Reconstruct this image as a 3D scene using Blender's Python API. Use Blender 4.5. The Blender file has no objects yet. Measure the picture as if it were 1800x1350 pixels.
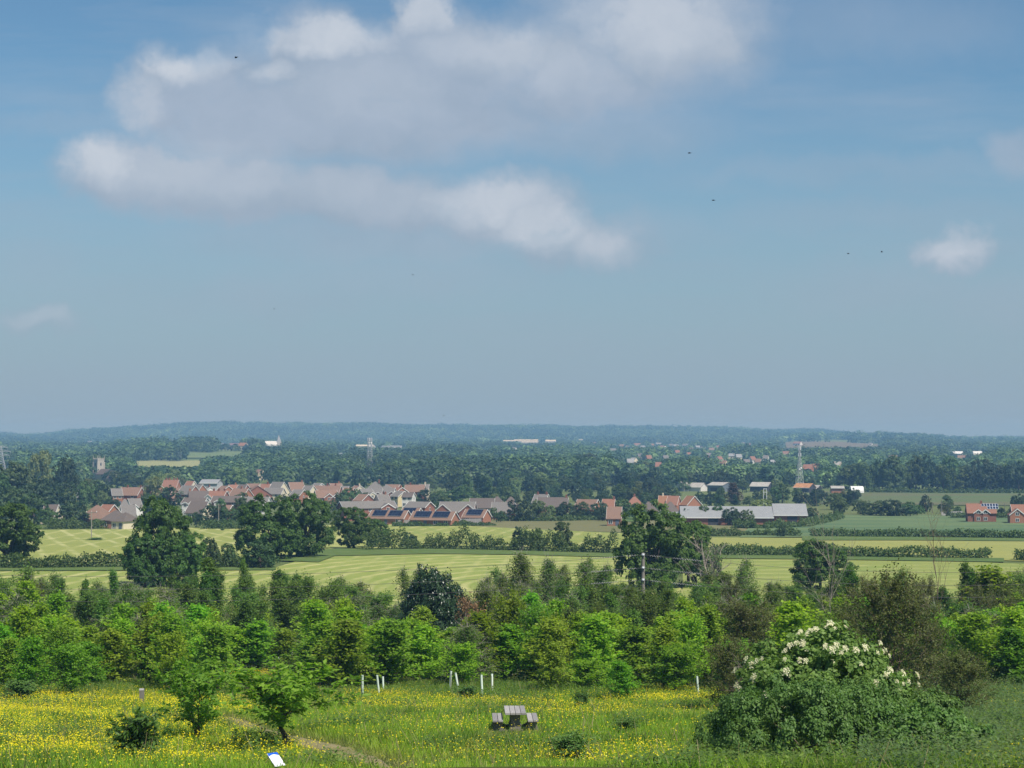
import bpy, math, random
import numpy as np
from mathutils import Vector, Matrix

random.seed(7)
RS = np.random.RandomState
R = math.radians
SKY_STRENGTH = .11; SUN_E = 4.7; EXPOSURE = 0.42
SKY_TINT = (.405, .55, .615); SKY_LOW = (.215, .290, .372)
CLOUD_GREY = (.295, .352, .440); CLOUD_SHADE = (.245, .308, .395); CLOUD_WHITE = (.43, .468, .525); CLOUD_LOW = (.23, .297, .365)
HAZE_COL = (.24, .49, .81); HAZE_D = 2.1e-4; HAZE_G = .0; HAZE_ABS = (.4356, .28, .0)
scene = bpy.context.scene
COL = scene.collection

# ------------------------------------------------------------------ camera model
F = 3500.0            # focal length in pixels of the 1800 px wide photograph
HOR = 757.0           # row of the true horizon
PITCH = math.atan((HOR - 675.0) / F)

def pix_dir(px, py):
    u = (px - 900.0) / F
    v = (675.0 - py) / F
    c, s = math.cos(PITCH), math.sin(PITCH)
    return np.array([u, c - v * s, s + v * c])

def to_pix(x, y, z):
    c, s = math.cos(PITCH), math.sin(PITCH)
    f = y * c + z * s
    w = -y * s + z * c
    return 900.0 + F * x / f, 675.0 - F * w / f

# ------------------------------------------------------------------ terrain
KD = np.array([-200, 0, 12, 30, 53, 73, 113, 150, 200, 280, 370, 480, 583, 670, 880, 1087, 1780, 3000, 4600, 9600.])
KZ = np.array([-1.7, -1.75, -2.3, -5.2, -9.0, -11.0, -15.0, -17.8, -20.0, -21.95, -22.95, -25.8, -28.0, -29.2, -31.0, -32.0, -32.5, -33.0, -33.5, -34.])

def _slopes(x, y):
    h = np.diff(x); d = np.diff(y) / h
    m = np.zeros_like(y)
    m[0], m[-1] = d[0], d[-1]
    for i in range(1, len(x) - 1):
        if d[i - 1] * d[i] <= 0:
            m[i] = 0
        else:
            w1 = 2 * h[i] + h[i - 1]; w2 = h[i] + 2 * h[i - 1]
            m[i] = (w1 + w2) / (w1 / d[i - 1] + w2 / d[i])
    return m
KM = _slopes(KD, KZ)

def pchip(x):
    x = np.clip(x, KD[0], KD[-1])
    i = np.clip(np.searchsorted(KD, x) - 1, 0, len(KD) - 2)
    h = KD[i + 1] - KD[i]; t = (x - KD[i]) / h
    return ((2 * t**3 - 3 * t**2 + 1) * KZ[i] + (t**3 - 2 * t**2 + t) * h * KM[i]
            + (-2 * t**3 + 3 * t**2) * KZ[i + 1] + (t**3 - t**2) * h * KM[i + 1])

def sstep(a, b, x):
    t = np.clip((x - a) / (b - a), 0, 1)
    return t * t * (3 - 2 * t)

RIDGE_PX = np.array([-900, -300, 0, 45, 80, 110, 180, 260, 330, 520, 700, 900, 1180, 1350, 1450, 1500, 1620, 1700, 1800, 2100, 2700.])
RIDGE_PY = np.array([770, 772, 764, 768, 765, 761, 755, 750, 746, 747, 748, 750, 753, 757, 759, 763, 768, 773, 772, 770, 770.])

def height(x, y):
    x = np.asarray(x, float); y = np.asarray(y, float)
    z = pchip(y)
    px = 900 + F * x / np.maximum(y, 300)
    ztop = (HOR - np.interp(px, RIDGE_PX, RIDGE_PY)) / F * 6500.0 - 9.0
    z = z + (ztop - z) * sstep(4700, 6500, y)
    # rising ground with small fields left of the village
    z = z + 9.5 * sstep(150, 260, px) * (1 - sstep(440, 560, px)) * sstep(1500, 2500, y) * (1 - sstep(2700, 3600, y))
    # hillside with the brown field on the right
    z = z + 13 * sstep(1330, 1420, px) * (1 - sstep(1600, 1720, px)) * sstep(2600, 4300, y) * (1 - sstep(4700, 5600, y))
    near = 1 - sstep(120, 220, y)
    z = z + near * (0.13 * np.sin(x * .21 + 1.3) * np.cos(y * .17) + 0.06 * np.sin(x * .63 + y * .41))
    return z

def hgt(x, y):
    return float(height(x, y))

def ground(px, py, d0=20.0, d1=9000.0):
    d = pix_dir(px, py)
    d = d / d[1]
    ys = np.geomspace(d0, d1, 4000)
    below = d[2] * ys < height(d[0] * ys, ys)
    k = int(np.argmax(below)) if below.any() else len(ys) - 1
    a, b = ys[max(k - 1, 0)], ys[k]
    for _ in range(30):
        m = (a + b) / 2
        if d[2] * m < hgt(d[0] * m, m): b = m
        else: a = m
    return d[0] * b, b, hgt(d[0] * b, b)

# ------------------------------------------------------------------ mesh helpers
def mk_mesh(name, V, Q, mats, fmat=None, col=None, smooth=False):
    V = np.ascontiguousarray(V, dtype=np.float32); Q = np.ascontiguousarray(Q, dtype=np.int32)
    me = bpy.data.meshes.new(name)
    n = len(Q); k = Q.shape[1]
    me.vertices.add(len(V)); me.vertices.foreach_set('co', V.ravel())
    me.loops.add(n * k); me.loops.foreach_set('vertex_index', Q.ravel())
    me.polygons.add(n)
    me.polygons.foreach_set('loop_start', np.arange(0, n * k, k, dtype=np.int32))
    me.polygons.foreach_set('loop_total', np.full(n, k, dtype=np.int32))
    for m in (mats if isinstance(mats, (list, tuple)) else [mats]):
        me.materials.append(m)
    if fmat is not None:
        me.polygons.foreach_set('material_index', np.ascontiguousarray(fmat, dtype=np.int32))
    if smooth:
        me.polygons.foreach_set('use_smooth', np.ones(n, dtype=bool))
    if col is not None:
        a = me.attributes.new('tint', 'FLOAT_COLOR', 'POINT')
        a.data.foreach_set('color', np.ascontiguousarray(col, dtype=np.float32).ravel())
    me.update()
    return me

def link(name, data, parent=None, loc=None, rz=0.0, scale=None):
    o = bpy.data.objects.new(name, data)
    COL.objects.link(o)
    if parent is not None: o.parent = parent
    if loc is not None: o.location = loc
    if rz: o.rotation_euler = (0, 0, rz)
    if scale is not None: o.scale = scale
    return o

def tag(o, label=None, cat=None, group=None, kind=None):
    if label: o['label'] = label
    if cat: o['category'] = cat
    if group: o['group'] = group
    if kind: o['kind'] = kind
    return o

def struct(name, data):
    return tag(link(name, data), kind='structure')

class MB:
    """collects boxes, prisms and polygons into one mesh"""
    def __init__(s): s.v = []; s.f = []; s.m = []
    def poly(s, pts, m=0):
        b = len(s.v); s.v += [tuple(p) for p in pts]; s.f.append(tuple(range(b, b + len(pts)))); s.m.append(m)
    def box(s, x0, x1, y0, y1, z0, z1, m=0, M=None):
        c = [(x0, y0, z0), (x1, y0, z0), (x1, y1, z0), (x0, y1, z0), (x0, y0, z1), (x1, y0, z1), (x1, y1, z1), (x0, y1, z1)]
        if M is not None: c = [tuple(M @ Vector(p)) for p in c]
        b = len(s.v); s.v += c
        for q in ((0, 3, 2, 1), (4, 5, 6, 7), (0, 1, 5, 4), (1, 2, 6, 5), (2, 3, 7, 6), (3, 0, 4, 7)):
            s.f.append(tuple(b + i for i in q)); s.m.append(m)
    def prism(s, prof, x0, x1, m=0, axis='x', M=None):
        """profile (a,z) counter clockwise extruded along an axis"""
        n = len(prof)
        if axis == 'x': A = [(x0, a, z) for a, z in prof]; B = [(x1, a, z) for a, z in prof]
        else: A = [(a, x0, z) for a, z in prof]; B = [(a, x1, z) for a, z in prof]
        if M is not None: A = [tuple(M @ Vector(p)) for p in A]; B = [tuple(M @ Vector(p)) for p in B]
        b = len(s.v); s.v += A + B
        s.f.append(tuple(b + i for i in range(n))); s.m.append(m)
        s.f.append(tuple(b + n + i for i in reversed(range(n)))); s.m.append(m)
        for i in range(n):
            j = (i + 1) % n
            s.f.append((b + i, b + n + i, b + n + j, b + j)); s.m.append(m)
    def tube(s, p0, p1, r0, r1=None, n=8, m=0, caps=True):
        r1 = r0 if r1 is None else r1
        p0, p1 = Vector(p0), Vector(p1)
        d = (p1 - p0).normalized()
        a = d.orthogonal().normalized(); c = d.cross(a)
        b = len(s.v)
        for p, r in ((p0, r0), (p1, r1)):
            for i in range(n):
                t = 2 * math.pi * i / n
                s.v.append(tuple(p + a * (r * math.cos(t)) + c * (r * math.sin(t))))
        for i in range(n):
            j = (i + 1) % n
            s.f.append((b + i, b + j, b + n + j, b + n + i)); s.m.append(m)
        if caps:
            s.f.append(tuple(b + n + i for i in range(n))); s.m.append(m)
            s.f.append(tuple(b + i for i in reversed(range(n)))); s.m.append(m)
    def mesh(s, name, mats):
        me = bpy.data.meshes.new(name)
        me.from_pydata(s.v, [], s.f)
        for m in (mats if isinstance(mats, (list, tuple)) else [mats]): me.materials.append(m)
        me.polygons.foreach_set('material_index', s.m)
        me.update()
        return me
    def build(s, name, mats, parent=None, bevel=0):
        o = link(name, s.mesh(name, mats), parent)
        if bevel:
            b = o.modifiers.new('bevel', 'BEVEL'); b.width = bevel; b.segments = 2; b.limit_method = 'ANGLE'
        return o

def tubes(segs, n=5):
    """segs: (N,8) p0 p1 r0 r1 -> verts, quads"""
    S = np.asarray(segs, float)
    p0, p1, r0, r1 = S[:, 0:3], S[:, 3:6], S[:, 6], S[:, 7]
    d = p1 - p0; d /= np.maximum(np.linalg.norm(d, axis=1, keepdims=True), 1e-6)
    ref = np.where(np.abs(d[:, 2:3]) > .9, np.array([[1., 0, 0]]), np.array([[0, 0, 1.]]))
    a = np.cross(d, ref); a /= np.linalg.norm(a, axis=1, keepdims=True); c = np.cross(d, a)
    t = 2 * np.pi * np.arange(n) / n
    ring = a[:, None, :] * np.cos(t)[None, :, None] + c[:, None, :] * np.sin(t)[None, :, None]
    V = np.concatenate([p0[:, None] + ring * r0[:, None, None], p1[:, None] + ring * r1[:, None, None]], axis=1)
    N = len(S); base = np.arange(N)[:, None] * 2 * n
    i = np.arange(n); j = (i + 1) % n
    Q = np.stack([i, j, n + j, n + i], axis=1)
    return V.reshape(-1, 3), (base[:, :, None] + Q[None]).reshape(-1, 4)

def unit(a):
    return a / np.maximum(np.linalg.norm(a, axis=1, keepdims=True), 1e-9)

def leaves(P, D, N, L, W):
    """rhombus leaves: position, direction, normal"""
    D = unit(D); S = unit(np.cross(N, D)); n = len(P)
    L = np.broadcast_to(np.asarray(L, float).reshape(-1, 1), (n, 1)); W = np.broadcast_to(np.asarray(W, float).reshape(-1, 1), (n, 1))
    V = np.stack([P, P + D * L * .45 + S * W * .5, P + D * L, P + D * L * .45 - S * W * .5], axis=1).reshape(-1, 3)
    Q = np.arange(4 * n).reshape(-1, 4)
    return V, Q

# ------------------------------------------------------------------ materials
def new_mat(name):
    m = bpy.data.materials.new(name); m.use_nodes = True
    nt = m.node_tree; nt.nodes.clear()
    out = nt.nodes.new('ShaderNodeOutputMaterial')
    return m, nt, out

def node(nt, typ, **kw):
    n = nt.nodes.new(typ)
    for k, v in kw.items():
        if k.startswith('i_'):
            key = k[2:]
            n.inputs[int(key) if key.isdigit() else key].default_value = v
        else: setattr(n, k, v)
    return n

def c4(c): return (c[0], c[1], c[2], 1.0)

def mixc(nt, fac, a, b, blend='MIX'):
    m = node(nt, 'ShaderNodeMix', data_type='RGBA', blend_type=blend)
    for i, v in ((0, fac), (6, a), (7, b)):
        if hasattr(v, 'is_linked') or hasattr(v, 'node'): nt.links.new(v, m.inputs[i])
        elif i == 0: m.inputs[0].default_value = v
        else: m.inputs[i].default_value = c4(v)
    return m.outputs[2]

def noise(nt, scale, detail=4, rough=.55, vec=None, out=0, dist=0):
    n = node(nt, 'ShaderNodeTexNoise'); n.inputs['Scale'].default_value = scale
    n.inputs['Detail'].default_value = detail; n.inputs['Roughness'].default_value = rough
    n.inputs['Distortion'].default_value = dist
    if vec is not None: nt.links.new(vec, n.inputs['Vector'])
    return n.outputs[out]

def ramp(nt, fac, a, b):
    r = node(nt, 'ShaderNodeMapRange'); r.inputs['From Min'].default_value = a; r.inputs['From Max'].default_value = b
    nt.links.new(fac, r.inputs['Value'])
    return r.outputs[0]

def solid(name, col, rough=.8, var=.15, scale=3.0, spec=.3, metal=0, bump=0, col2=None):
    """noisy principled material in object space"""
    m, nt, out = new_mat(name)
    p = node(nt, 'ShaderNodeBsdfPrincipled'); p.inputs['Roughness'].default_value = rough
    p.inputs['Metallic'].default_value = metal; p.inputs['Specular IOR Level'].default_value = spec
    tc = node(nt, 'ShaderNodeTexCoord').outputs['Object']
    f = ramp(nt, noise(nt, scale, 6, .6, tc), .3, .7)
    oi = node(nt, 'ShaderNodeObjectInfo').outputs['Random']
    lo = [c * (1 - var) for c in col]; hi = col2 if col2 else [min(1, c * (1 + var)) for c in col]
    cc = mixc(nt, f, lo, hi)
    nt.links.new(cc, p.inputs['Base Color'])
    if bump:
        b = node(nt, 'ShaderNodeBump'); b.inputs['Strength'].default_value = bump
        nt.links.new(f, b.inputs['Height']); nt.links.new(b.outputs[0], p.inputs['Normal'])
    nt.links.new(p.outputs[0], out.inputs[0])
    return m

def leaf_mat(name, a, b, trans=.3, objvar=.3, rough=.55, attr=False, spec=.25):
    m, nt, out = new_mat(name)
    g = node(nt, 'ShaderNodeNewGeometry').outputs['Random Per Island']
    oi = node(nt, 'ShaderNodeObjectInfo').outputs['Random']
    col = mixc(nt, g, a, b)
    if attr:
        at = node(nt, 'ShaderNodeAttribute', attribute_name='tint').outputs['Color']
        col = mixc(nt, 1.0, col, at, 'MULTIPLY')
    hs = node(nt, 'ShaderNodeHueSaturation')
    hv = node(nt, 'ShaderNodeMapRange'); hv.inputs['To Min'].default_value = .5 - .035 * objvar / .3; hv.inputs['To Max'].default_value = .5 + .02 * objvar / .3
    vv = node(nt, 'ShaderNodeMapRange'); vv.inputs['To Min'].default_value = 1 - objvar; vv.inputs['To Max'].default_value = 1 + objvar
    w = node(nt, 'ShaderNodeMath', operation='FRACT'); mu = node(nt, 'ShaderNodeMath', operation='MULTIPLY'); mu.inputs[1].default_value = 7.31
    nt.links.new(oi, hv.inputs[0]); nt.links.new(oi, mu.inputs[0]); nt.links.new(mu.outputs[0], w.inputs[0]); nt.links.new(w.outputs[0], vv.inputs[0])
    nt.links.new(hv.outputs[0], hs.inputs['Hue']); nt.links.new(vv.outputs[0], hs.inputs['Value']); nt.links.new(col, hs.inputs['Color'])
    p = node(nt, 'ShaderNodeBsdfPrincipled'); p.inputs['Roughness'].default_value = rough; p.inputs['Specular IOR Level'].default_value = spec
    nt.links.new(hs.outputs[0], p.inputs['Base Color'])
    if trans > 0:
        t = node(nt, 'ShaderNodeBsdfTranslucent')
        tc = mixc(nt, 1.0, hs.outputs[0], (1.5, 1.6, .7), 'MULTIPLY')
        nt.links.new(tc, t.inputs[0])
        mx = node(nt, 'ShaderNodeMixShader'); mx.inputs[0].default_value = trans
        nt.links.new(p.outputs[0], mx.inputs[1]); nt.links.new(t.outputs[0], mx.inputs[2])
        nt.links.new(mx.outputs[0], out.inputs[0])
    else:
        nt.links.new(p.outputs[0], out.inputs[0])
    return m

M = {}
# foliage (linear base colours)
M['oak'] = leaf_mat('oak_leaf', (.038, .090, .014), (.078, .155, .024), 0.32, .15)
M['young'] = leaf_mat('young_leaf', (.115, .245, .016), (.24, .40, .032), 0.5, .30)
M['lime'] = leaf_mat('lime_leaf', (.15, .27, .020), (.27, .38, .04), 0.45, .2)
M['birch'] = leaf_mat('birch_leaf', (.085, .15, .024), (.16, .235, .042), 0.42, .25)
M['aspen'] = leaf_mat('aspen_leaf', (.064, .138, .022), (.135, .235, .040), 0.4, .25)
M['sallow'] = leaf_mat('willow_leaf', (.080, .155, .028), (.16, .25, .05), 0.45, .25)
M['haw'] = leaf_mat('hawthorn_leaf', (.066, .092, .020), (.130, .155, .038), 0.32, .25)
M['holly'] = leaf_mat('holly_leaf', (.016, .040, .013), (.034, .070, .022), .08, .05, .35, spec=.4)
M['cherry'] = leaf_mat('cherry_leaf', (.10, .22, .022), (.23, .37, .045), 0.5, .12)
M['walnut'] = leaf_mat('walnut_leaf', (.045, .11, .018), (.10, .19, .032), .35, .1)
M['elder'] = leaf_mat('elder_leaf', (.085, .17, .030), (.18, .28, .06), 0.34, .1)
M['bramble'] = leaf_mat('bramble_leaf', (.055, .125, .024), (.14, .24, .05), 0.3, .1)
M['hedge'] = leaf_mat('hedge_leaf', (.042, .082, .018), (.088, .135, .032), 0.28, .1)
M['rust'] = leaf_mat('dry_leaf', (.20, .115, .045), (.30, .19, .08), .2, .1)
M['copper'] = leaf_mat('copper_leaf', (.085, .062, .045), (.13, .10, .07), .15, .1)
M['v_dark'] = leaf_mat('dark_village_leaf', (.018, .042, .018), (.038, .074, .026), .15, .25)
M['v_mid'] = leaf_mat('mid_village_leaf', (.040, .080, .024), (.085, .145, .040), 0.25, .3)
M['v_light'] = leaf_mat('light_village_leaf', (.10, .15, .052), (.18, .23, .085), 0.3, .3)
M['far'] = leaf_mat('far_leaf', (.030, .062, .026), (.058, .105, .042), .15, 0, attr=True)
M['grass'] = leaf_mat('grass_blade', (.80, .80, .80), (1.15, 1.15, 1.15), .5, 0, .6, attr=True)
M['petal'] = leaf_mat('buttercup_petal', (.70, .56, .008), (.82, .70, .015), .35, 0, .4)
M['umbel'] = leaf_mat('elder_umbel', (.62, .58, .38), (.78, .74, .56), .3, 0, .7)
M['bark'] = solid('bark', (.075, .060, .045), .9, .35, 6, bump=.4)
M['birchbark'] = solid('birch_bark', (.32, .29, .24), .8, .4, 5)
M['deadwood'] = solid('dead_wood', (.29, .25, .20), .85, .25, 5)
M['twig'] = solid('twig_bark', (.17, .125, .085), .9, .3, 5)

def wood_mat(name, col, dark, scale=(2, 40, 40)):
    m, nt, out = new_mat(name)
    p = node(nt, 'ShaderNodeBsdfPrincipled'); p.inputs['Roughness'].default_value = .8; p.inputs['Specular IOR Level'].default_value = .2
    tc = node(nt, 'ShaderNodeTexCoord').outputs['Object']
    mp = node(nt, 'ShaderNodeMapping'); mp.inputs['Scale'].default_value = scale; nt.links.new(tc, mp.inputs[0])
    g = ramp(nt, noise(nt, 1.0, 8, .65, mp.outputs[0]), .3, .75)
    st = ramp(nt, noise(nt, 4.0, 5, .6, tc), .4, .7)
    c = mixc(nt, g, dark, col); c = mixc(nt, st, c, [x * .75 for x in col])
    oi = ramp(nt, node(nt, 'ShaderNodeObjectInfo').outputs['Random'], 0, 1); c = mixc(nt, oi, c, mixc(nt, 1.0, c, (.62, .62, .64), 'MULTIPLY'))
    nt.links.new(c, p.inputs['Base Color'])
    b = node(nt, 'ShaderNodeBump'); b.inputs['Strength'].default_value = .5; b.inputs['Distance'].default_value = .01
    nt.links.new(g, b.inputs['Height']); nt.links.new(b.outputs[0], p.inputs['Normal'])
    nt.links.new(p.outputs[0], out.inputs[0]); return m
M['oldwood'] = wood_mat('weathered_plank', (.46, .44, .42), (.26, .24, .22), (40, 2, 40))
M['oldpost'] = wood_mat('weathered_post', (.33, .30, .25), (.17, .15, .12), (40, 40, 2))
M['pole'] = wood_mat('pole_wood', (.36, .33, .28), (.20, .18, .15), (30, 30, 1.2))
M['fencewood'] = wood_mat('fence_wood', (.42, .40, .38), (.30, .29, .28), (3, 3, 1))
M['orangefence'] = wood_mat('new_fence_wood', (.42, .26, .13), (.30, .18, .09), (3, 3, 1))
M['tubeguard'] = solid('guard_plastic', (.62, .70, .60), .5, .12, 8)
M['white'] = solid('white_paint', (0.64, 0.64, 0.62), .6, .06, 2)
M['signwhite'] = solid('sign_white', (.80, .81, .84), .35, .03, 9, spec=.5)
M['signblue'] = solid('sign_blue', (.012, .09, .48), .35, .1, 6, spec=.5)
M['signgrey'] = solid('sign_print', (.42, .46, .55), .4, .15, 20)
M['steel'] = solid('galvanised_steel', (.42, .44, .46), .5, .15, 4, metal=.3)
M['antenna'] = solid('antenna_grey', (.66, .68, .70), .6, .1, 3)
M['wire'] = solid('wire', (.10, .095, .09), .6, .1, 3)
M['birddark'] = solid('bird_feather', (.02, .018, .018), .8, .3, 20)

def brick(name, col, col2, roof=False):
    m, nt, out = new_mat(name)
    p = node(nt, 'ShaderNodeBsdfPrincipled'); p.inputs['Roughness'].default_value = .85; p.inputs['Specular IOR Level'].default_value = .2
    tc = node(nt, 'ShaderNodeTexCoord').outputs['Object']
    oi = node(nt, 'ShaderNodeObjectInfo').outputs['Random']
    f = ramp(nt, noise(nt, .9, 8, .7, tc), .3, .7)
    s = ramp(nt, noise(nt, 6.0, 3, .6, tc), .35, .65)
    c = mixc(nt, f, col, col2); c = mixc(nt, s, c, [x * .72 for x in col])
    if roof:
        w = node(nt, 'ShaderNodeTexWave', bands_direction='Z'); w.inputs['Scale'].default_value = 1.6; w.inputs['Distortion'].default_value = .6
        nt.links.new(tc, w.inputs[0]); c = mixc(nt, ramp(nt, w.outputs['Fac'], .0, 2.6), c, [x * .55 for x in col])
    nt.links.new(c, p.inputs['Base Color']); nt.links.new(p.outputs[0], out.inputs[0]); return m
M['red'] = brick('red_brick', (.26, .112, .074), (.31, .145, .10))
M['orange'] = brick('orange_brick', (.34, .155, .092), (.39, .19, .12))
M['cream'] = solid('cream_render', (0.59, 0.52, 0.38), .85, .06, 1)
M['yellow'] = solid('yellow_render', (0.57, 0.49, 0.28), .85, .06, 1)
M['whitewall'] = solid('white_render', (0.61, 0.60, 0.57), .85, .06, 1)
M['stone'] = brick('church_stone', (.42, .39, .33), (.52, .48, .42))
M['r_grey'] = brick('grey_tile', (.185, .170, .155), (.235, .215, .195), True)
M['r_brown'] = brick('brown_tile', (.23, .145, .105), (.28, .18, .135), True)
M['r_dark'] = brick('dark_tile', (.135, .11, .096), (.17, .14, .12), True)
M['r_red'] = brick('red_tile', (.27, .135, .09), (.32, .165, .115), True)
M['r_orange'] = brick('orange_tile', (.29, .145, .08), (.34, .18, .11), True)
M['shed'] = solid('shed_sheet', (.44, .45, .45), .6, .08, 1)
M['shedroof'] = solid('pale_roof_sheet', (.245, .25, .25), .55, .08, .6)
M['barnblue'] = solid('barn_cladding', (.12, .145, .175), .7, .12, .6)
M['barndark'] = solid('dark_cladding', (.045, .045, .055), .8, .15, .6)
M['barnroof'] = solid('barn_roof', (.33, .31, .28), .7, .2, .5)
M['rustroof'] = solid('rusty_roof', (.36, .18, .085), .8, .25, .5)
M['wgrey'] = solid('warehouse_wall', (.56, .54, .50), .7, .05, .2)
M['glass'] = solid('window_glass', (.035, .045, .055), .12, .2, 2, spec=.6)
M['door'] = solid('door_paint', (.10, .12, .16), .5, .1, 2)
def pv_mat():
    m, nt, out = new_mat('solar_cell')
    p = node(nt, 'ShaderNodeBsdfPrincipled'); p.inputs['Roughness'].default_value = .25; p.inputs['Specular IOR Level'].default_value = .35
    tc = node(nt, 'ShaderNodeTexCoord').outputs['Object']
    b = node(nt, 'ShaderNodeTexBrick', offset=0.0)
    b.inputs['Scale'].default_value = 1.0; b.inputs['Brick Width'].default_value = 1.0; b.inputs['Row Height'].default_value = 1.6; b.inputs['Mortar Size'].default_value = .03
    b.inputs['Color1'].default_value = (.008, .012, .03, 1); b.inputs['Color2'].default_value = (.012, .018, .04, 1); b.inputs['Mortar'].default_value = (.05, .06, .08, 1)
    nt.links.new(tc, b.inputs[0]); nt.links.new(b.outputs[0], p.inputs['Base Color']); nt.links.new(p.outputs[0], out.inputs[0]); return m
M['pv'] = pv_mat()
M['pvframe'] = solid('panel_rail', (.55, .62, .72), .4, .1, 2)

# ------------------------------------------------------------------ ground
def ground_mat():
    m, nt, out = new_mat('ground_soil_and_grass')
    p = node(nt, 'ShaderNodeBsdfPrincipled'); p.inputs['Roughness'].default_value = .95; p.inputs['Specular IOR Level'].default_value = .1
    pos = node(nt, 'ShaderNodeNewGeometry').outputs['Position']
    sx = node(nt, 'ShaderNodeSeparateXYZ'); nt.links.new(pos, sx.inputs[0]); Y = sx.outputs[1]
    n1 = ramp(nt, noise(nt, .35, 8, .65, pos), .3, .7); n2 = ramp(nt, noise(nt, 6.0, 6, .7, pos), .3, .7)
    near = mixc(nt, n1, (.075, .105, .022), (.12, .14, .035)); near = mixc(nt, n2, near, (.05, .07, .018))
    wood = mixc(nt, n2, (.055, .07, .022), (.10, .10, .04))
    n3 = ramp(nt, noise(nt, .02, 6, .6, pos), .4, .6)
    rough = mixc(nt, n3, (.11, .145, .045), (.16, .175, .065)); rough = mixc(nt, ramp(nt, noise(nt, .6, 6, .7, pos), .35, .65), rough, (.08, .11, .035))
    v = node(nt, 'ShaderNodeTexVoronoi'); v.inputs['Scale'].default_value = .0035; nt.links.new(pos, v.inputs['Vector'])
    hs = node(nt, 'ShaderNodeSeparateColor'); nt.links.new(v.outputs['Color'], hs.inputs[0])
    far = mixc(nt, hs.outputs[0], (.075, .12, .035), (.22, .23, .09))
    far = mixc(nt, ramp(nt, noise(nt, .05, 5, .6, pos), .3, .7), far, (.09, .13, .045))
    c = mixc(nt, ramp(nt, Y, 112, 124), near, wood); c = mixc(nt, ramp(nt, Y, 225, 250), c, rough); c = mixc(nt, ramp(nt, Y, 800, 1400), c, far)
    nt.links.new(c, p.inputs['Base Color'])
    b = node(nt, 'ShaderNodeBump'); b.inputs['Strength'].default_value = .6; b.inputs['Distance'].default_value = .15
    nt.links.new(n2, b.inputs['Height']); nt.links.new(b.outputs[0], p.inputs['Normal'])
    nt.links.new(p.outputs[0], out.inputs[0]); return m

def build_ground():
    ys = [-60.0]
    while ys[-1] < 9000: ys.append(ys[-1] + max(1.0, abs(ys[-1]) * .006))
    ys = np.array(ys); ts = np.linspace(-.5, .5, 181)
    X = (ys[:, None] + 110) * ts[None, :]; Y = np.repeat(ys[:, None], len(ts), 1)
    Z = height(X, Y)
    V = np.stack([X, Y, Z], 2).reshape(-1, 3)
    nr, nc = X.shape
    i = np.arange(nr - 1)[:, None] * nc + np.arange(nc - 1)[None, :]
    Q = np.stack([i, i + 1, i + nc + 1, i + nc], 2).reshape(-1, 4)
    struct('ground', mk_mesh('ground', V, Q, ground_mat(), smooth=True))
build_ground()

def sheet(name, pts, mat, lift=.12, nu=60, nv=40):
    """field lying on the ground; pts are photo points round its edge: bottom-left, bottom-right, top-right, top-left (polylines allowed as [bottom...],[top...])"""
    bot, top = pts
    B = np.array([ground(*p)[:2] for p in bot]); T = np.array([ground(*p)[:2] for p in top])
    def along(P, n):
        s = np.concatenate([[0], np.cumsum(np.linalg.norm(np.diff(P, axis=0), axis=1))]); q = np.linspace(0, s[-1], n)
        return np.stack([np.interp(q, s, P[:, 0]), np.interp(q, s, P[:, 1])], 1)
    b = along(B, nu); t = along(T, nu); w = np.linspace(0, 1, nv)[:, None, None]
    P = b[None] * (1 - w) + t[None] * w
    Z = height(P[..., 0], P[..., 1]) + lift
    V = np.concatenate([P, Z[..., None]], 2).reshape(-1, 3)
    i = np.arange(nv - 1)[:, None] * nu + np.arange(nu - 1)[None, :]
    Q = np.stack([i, i + 1, i + nu + 1, i + nu], 2).reshape(-1, 4)
    return struct(name, mk_mesh(name, V, Q, mat, smooth=True))

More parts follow.
